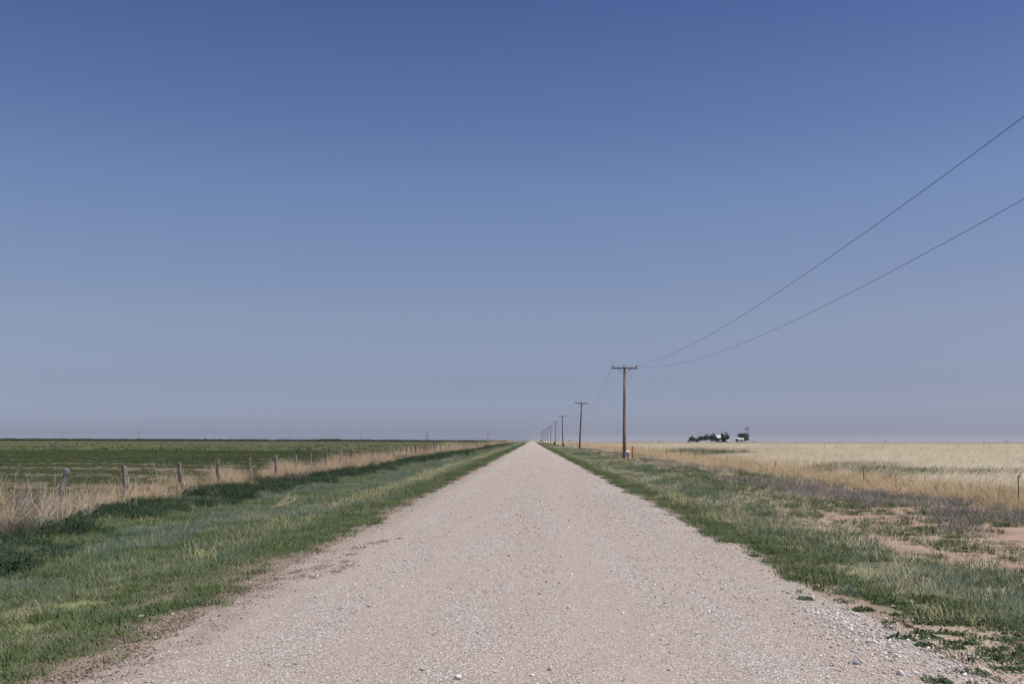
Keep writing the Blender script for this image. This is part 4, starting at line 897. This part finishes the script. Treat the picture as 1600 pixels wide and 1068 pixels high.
# windmill
x = X(1168.3, FD-2); wmz = float(gz(x, FD-2)); t = empty('windmill', (x, FD-2, wmz)); tag(t, 'farm windmill with fan wheel and tail on a lattice tower', 'windmill')
HZ = 11.5; b = MB()
for sx in (-1, 1):
    for sy in (-1, 1): b.tube([(sx*1.15, sy*1.15, -.2), (sx*.16, sy*.16, HZ-.3)], [.075, .06], 5)
for k in range(5):
    z = 1.8+k*1.75; q = 1.15-(1.15-.16)*z/(HZ-.3); z2 = z+1.75; q2 = max(.16, 1.15-(1.15-.16)*z2/(HZ-.3))
    for c_ in ((-1,-1,1,-1),(1,-1,1,1),(1,1,-1,1),(-1,1,-1,-1)):
        b.tube([(c_[0]*q, c_[1]*q, z), (c_[2]*q, c_[3]*q, z)], .035, 4); b.tube([(c_[0]*q, c_[1]*q, z), (c_[2]*q2, c_[3]*q2, z2)], .028, 4)
b.build('tower', M_GREY, t)
MB().box((0, 0, HZ-.25), (.9, .9, .08)).build('platform', M_GREY, t)
hub = np.array((-.25, -.55, HZ+.35)); head = MB().tube([(0, .2, HZ+.35), (-.25, -.55, HZ+.35)], .16, 8).build('gearbox', M_GREY, t)
wh = MB()
for k in range(18):
    a = 2*PI*k/18; ca, sa = math.cos(a), math.sin(a); c2, s2 = math.cos(a+.22), math.sin(a+.22)
    wh.add([(hub[0]+.5*ca, hub[1], hub[2]+.5*sa), (hub[0]+1.65*ca, hub[1]-.02, hub[2]+1.65*sa), (hub[0]+1.65*c2, hub[1]+.14, hub[2]+1.65*s2), (hub[0]+.5*c2, hub[1]+.05, hub[2]+.5*s2)], [(0, 1, 2, 3)])
for rr in (.52, 1.2, 1.66): wh.tube([(hub[0]+rr*math.cos(2*PI*k/24), hub[1]+.06, hub[2]+rr*math.sin(2*PI*k/24)) for k in range(25)], .03, 4, False)
for k in range(6): wh.tube([hub, hub+1.65*np.array((math.cos(PI*k/3), .03, math.sin(PI*k/3)))], .03, 4)
wh.build('wheel', M_GREY, t)
b = MB().tube([(0, .2, HZ+.35), (-1.4, .9, HZ+.35)], .05, 5).build('tail_arm', M_GREY, t)
MB().add([(-1.4,.9,HZ+.1),(-2.9,1.65,HZ-.25),(-2.9,1.65,HZ+.95),(-1.4,.9,HZ+.6),(-1.38,.94,HZ+.1),(-2.88,1.69,HZ-.25),(-2.88,1.69,HZ+.95),(-1.38,.94,HZ+.6)], [(0,1,2,3),(7,6,5,4),(0,4,5,1),(1,5,6,2),(2,6,7,3),(3,7,4,0)]).build('tail_vane', M_GREY, t)
# ------------------------------------------------------------------ far poles, towers, tanks, pivot
def far_pole(px, d, h, label, grp, r_=.16, arm=2.6, name='transmission_pole', two=False):
    x = X(px, d); t = empty(name, (x, d, float(gz(x, d)))); tag(t, label, 'power pole', grp)
    for ox in ((-1.6, 1.6) if two else (0,)): MB().tube([(ox, 0, -.3), (ox, 0, h)], [r_*1.3, r_], 6).build('pole', M_FAINT, t)
    MB().box((0, -r_-.06, h*.93), (arm, .12, .16)).build('crossarm', M_FAINT, t)
    return t
ordn = ['leftmost', 'second', 'third', 'fourth', 'fifth']
for i, (px, h) in enumerate(((97, 24), (217, 23), (334, 23), (453, 22.5), (564, 21.5))):
    far_pole(px, 2400, h, ordn[i]+(' faint transmission pole' if i == 0 else ' faint transmission pole from the left')+' above the green field horizon', 'faint transmission poles on the left horizon', .22, 6, two=True)
def lattice(px, d, h, w_, label):
    x = X(px, d); t = empty('lattice_tower', (x, d, float(gz(x, d)))); tag(t, label, 'tower', 'faint transmission poles on the left horizon'); b = MB()
    for sx in (-1, 1):
        for sy in (-1, 1): b.tube([(sx*w_/2, sy*w_/2, -.3), (sx*w_*.12, sy*w_*.12, h*.7), (0, 0, h)], [.17, .14, .1], 4)
    for k in range(6):
        z = h*(.05+k*.11); q = w_/2-(w_*.38)*z/(h*.7); z2 = z+h*.11; q2 = w_/2-(w_*.38)*z2/(h*.7)
        for s_ in (-1, 1): b.tube([(-q*s_, -q, z), (q2*s_, -q2, z2)], .08, 4); b.tube([(-q*s_, q, z), (q2*s_, q2, z2)], .08, 4)
    b.build('frame', M_FAINT, t)
    for z, a in ((.70, 1.3), (.84, 1.0)): MB().box((0, 0, h*z), (w_*a, .25, .25)).build('crossarm', M_FAINT, t)
lattice(667, 1700, 18.5, 5.5, 'faint lattice tower above the orange marker on the left')
lattice(762, 2000, 17.0, 5.5, 'faint lattice tower near the end of the left fence')
far_pole(830.5, 1500, 6.5, 'faint pole rising exactly where the road meets the sky', 'faint poles on the horizon', .16, 2.4)
rp = [(942, 13), (1206, 10), (1251, 10), (1296, 10), (1336, 10), (1375, 10), (1412, 10), (1447, 10), (1480, 10), (1509, 9.5), (1538, 9.5), (1568, 9), (1594, 8.5)]
names = ['faint pole between the second and the nearest utility pole', 'first faint pole right of the windmill', 'second faint pole right of the windmill', 'third faint pole right of the windmill', 'fourth faint pole right of the windmill', 'fifth faint pole right of the windmill', 'sixth faint pole right of the windmill', 'seventh faint pole right of the windmill', 'sixth faint pole from the right edge', 'fifth faint pole from the right edge', 'fourth faint pole from the right edge', 'third faint pole from the right edge', 'rightmost faint pole on the horizon but one']
names[-1] = 'faint pole nearest the right edge of the horizon'; names[8:12] = ['fifth faint pole from the right edge', 'fourth faint pole from the right edge', 'third faint pole from the right edge', 'second faint pole from the right edge']
for (px, hp), nm in zip(rp, names): far_pole(px, 2300, CAM_H+(hp-1.2)*2300/FPX-float(gz(X(px, 2300), 2300)), nm+', above the dry field', 'faint poles on the right horizon', .17, 3)
far_pole(1092, FD+60, 10.2, 'taller of the two poles rising above the left farm trees', 'poles behind the farm', .13, 1.6, 'farm_pole')
far_pole(1097, FD+60, 8.6, 'shorter of the two poles above the left farm trees', 'poles behind the farm', .12, 1.6, 'farm_pole')
far_pole(872.5, 620, 5.2, 'short faint pole between the third and fourth utility poles', 'faint poles on the horizon', .10, 1.2)
def tank(px, d, r_, h, label):
    x = X(px, d); t = empty('storage_tank', (x, d, float(gz(x, d)))); tag(t, label, 'tank', 'white tanks far behind the dry field')
    MB().tube([(0, 0, -.2), (0, 0, h*.75)], r_, 16).build('body', M_TANK, t); MB().lathe([(r_*1.04, h*.75), (r_*.5, h*.9), (.2, h)], (0, 0, 0), 16).build('roof', M_TANK, t)
tank(1020, 1900, 2.2, 4.9, 'left white tank faint on the horizon right of the nearest pole'); tank(1030.5, 1900, 2.0, 6.6, 'right white tank faint on the horizon beside a thin mast')
far_pole(1029, 1920, 17.0, 'thin mast beside the faint white tanks', 'faint poles on the horizon', .20, .8, 'mast')
# irrigation pivot over the left field
PD = 830.0; x0, x1 = X(372, PD), X(826, PD); t = empty('irrigation_pivot', (x1, PD, float(gz(x1, PD)))); tag(t, 'long centre pivot irrigation pipe on wheeled towers over the far green field', 'irrigation pivot')
nS = 5; seg = (x0-x1)/nS
for k in range(nS):
    a, c_ = k*seg, (k+1)*seg; b = MB(); pts = [(a+(c_-a)*q/10, 0, 4.0+.35*math.sin(PI*q/10)) for q in range(11)]; b.tube(pts, .11, 6)
    low = [(a+(c_-a)*q/10, .3, 4.0+.35*math.sin(PI*q/10)-.9*math.sin(PI*q/10)) for q in range(11)]; b.tube(low, .035, 4, False)
    for q in range(1, 10): b.tube([pts[q], low[q]], .03, 4, False)
    b.build('span', M_STEEL, t)
    tw = MB()
    for sy in (-1, 1): tw.tube([(c_, sy*1.9, .6), (c_, 0, 4.0)], .06, 5)
    tw.tube([(c_, -1.9, .6), (c_, 1.9, .6)], .07, 5); o = tw.build('tower', M_STEEL, t)
    for sy in (-1, 1): MB().tube([(c_-.14, sy*1.9, .6), (c_+.14, sy*1.9, .6)], .6, 12).build('wheel', M_RUBBER, o)
# long pale barn on the left horizon
house(516, 1500, 29, 12, 3.4, 4.1, M_GREY, M_GREY, 'long low grey barn on the left horizon below the irrigation pipe', 'barn', 'barn', .4, wins=((-9, 2, 1.5, 1.2), (-3, 2, 1.5, 1.2), (3, 2, 1.5, 1.2), (9, 2, 1.5, 1.2)), door=(0, 3, 2.8))

# ------------------------------------------------------------------ haze
m = NT('haze_air'); m.t.nodes.remove(m.b); pv = m.n('ShaderNodeVolumePrincipled'); pv.inputs['Color'].default_value = (.90, .92, 1.0, 1); pv.inputs['Density'].default_value = 3.5e-5; pv.inputs['Anisotropy'].default_value = .1
m.l(pv.outputs[0], m.out.inputs['Volume'])
hz = MB().box((0, 4470, 7.25), (13100, 9080, 43.5)).build('haze', m.m); tag(hz, 'thin pale haze fading the far horizon', None, None, 'stuff')
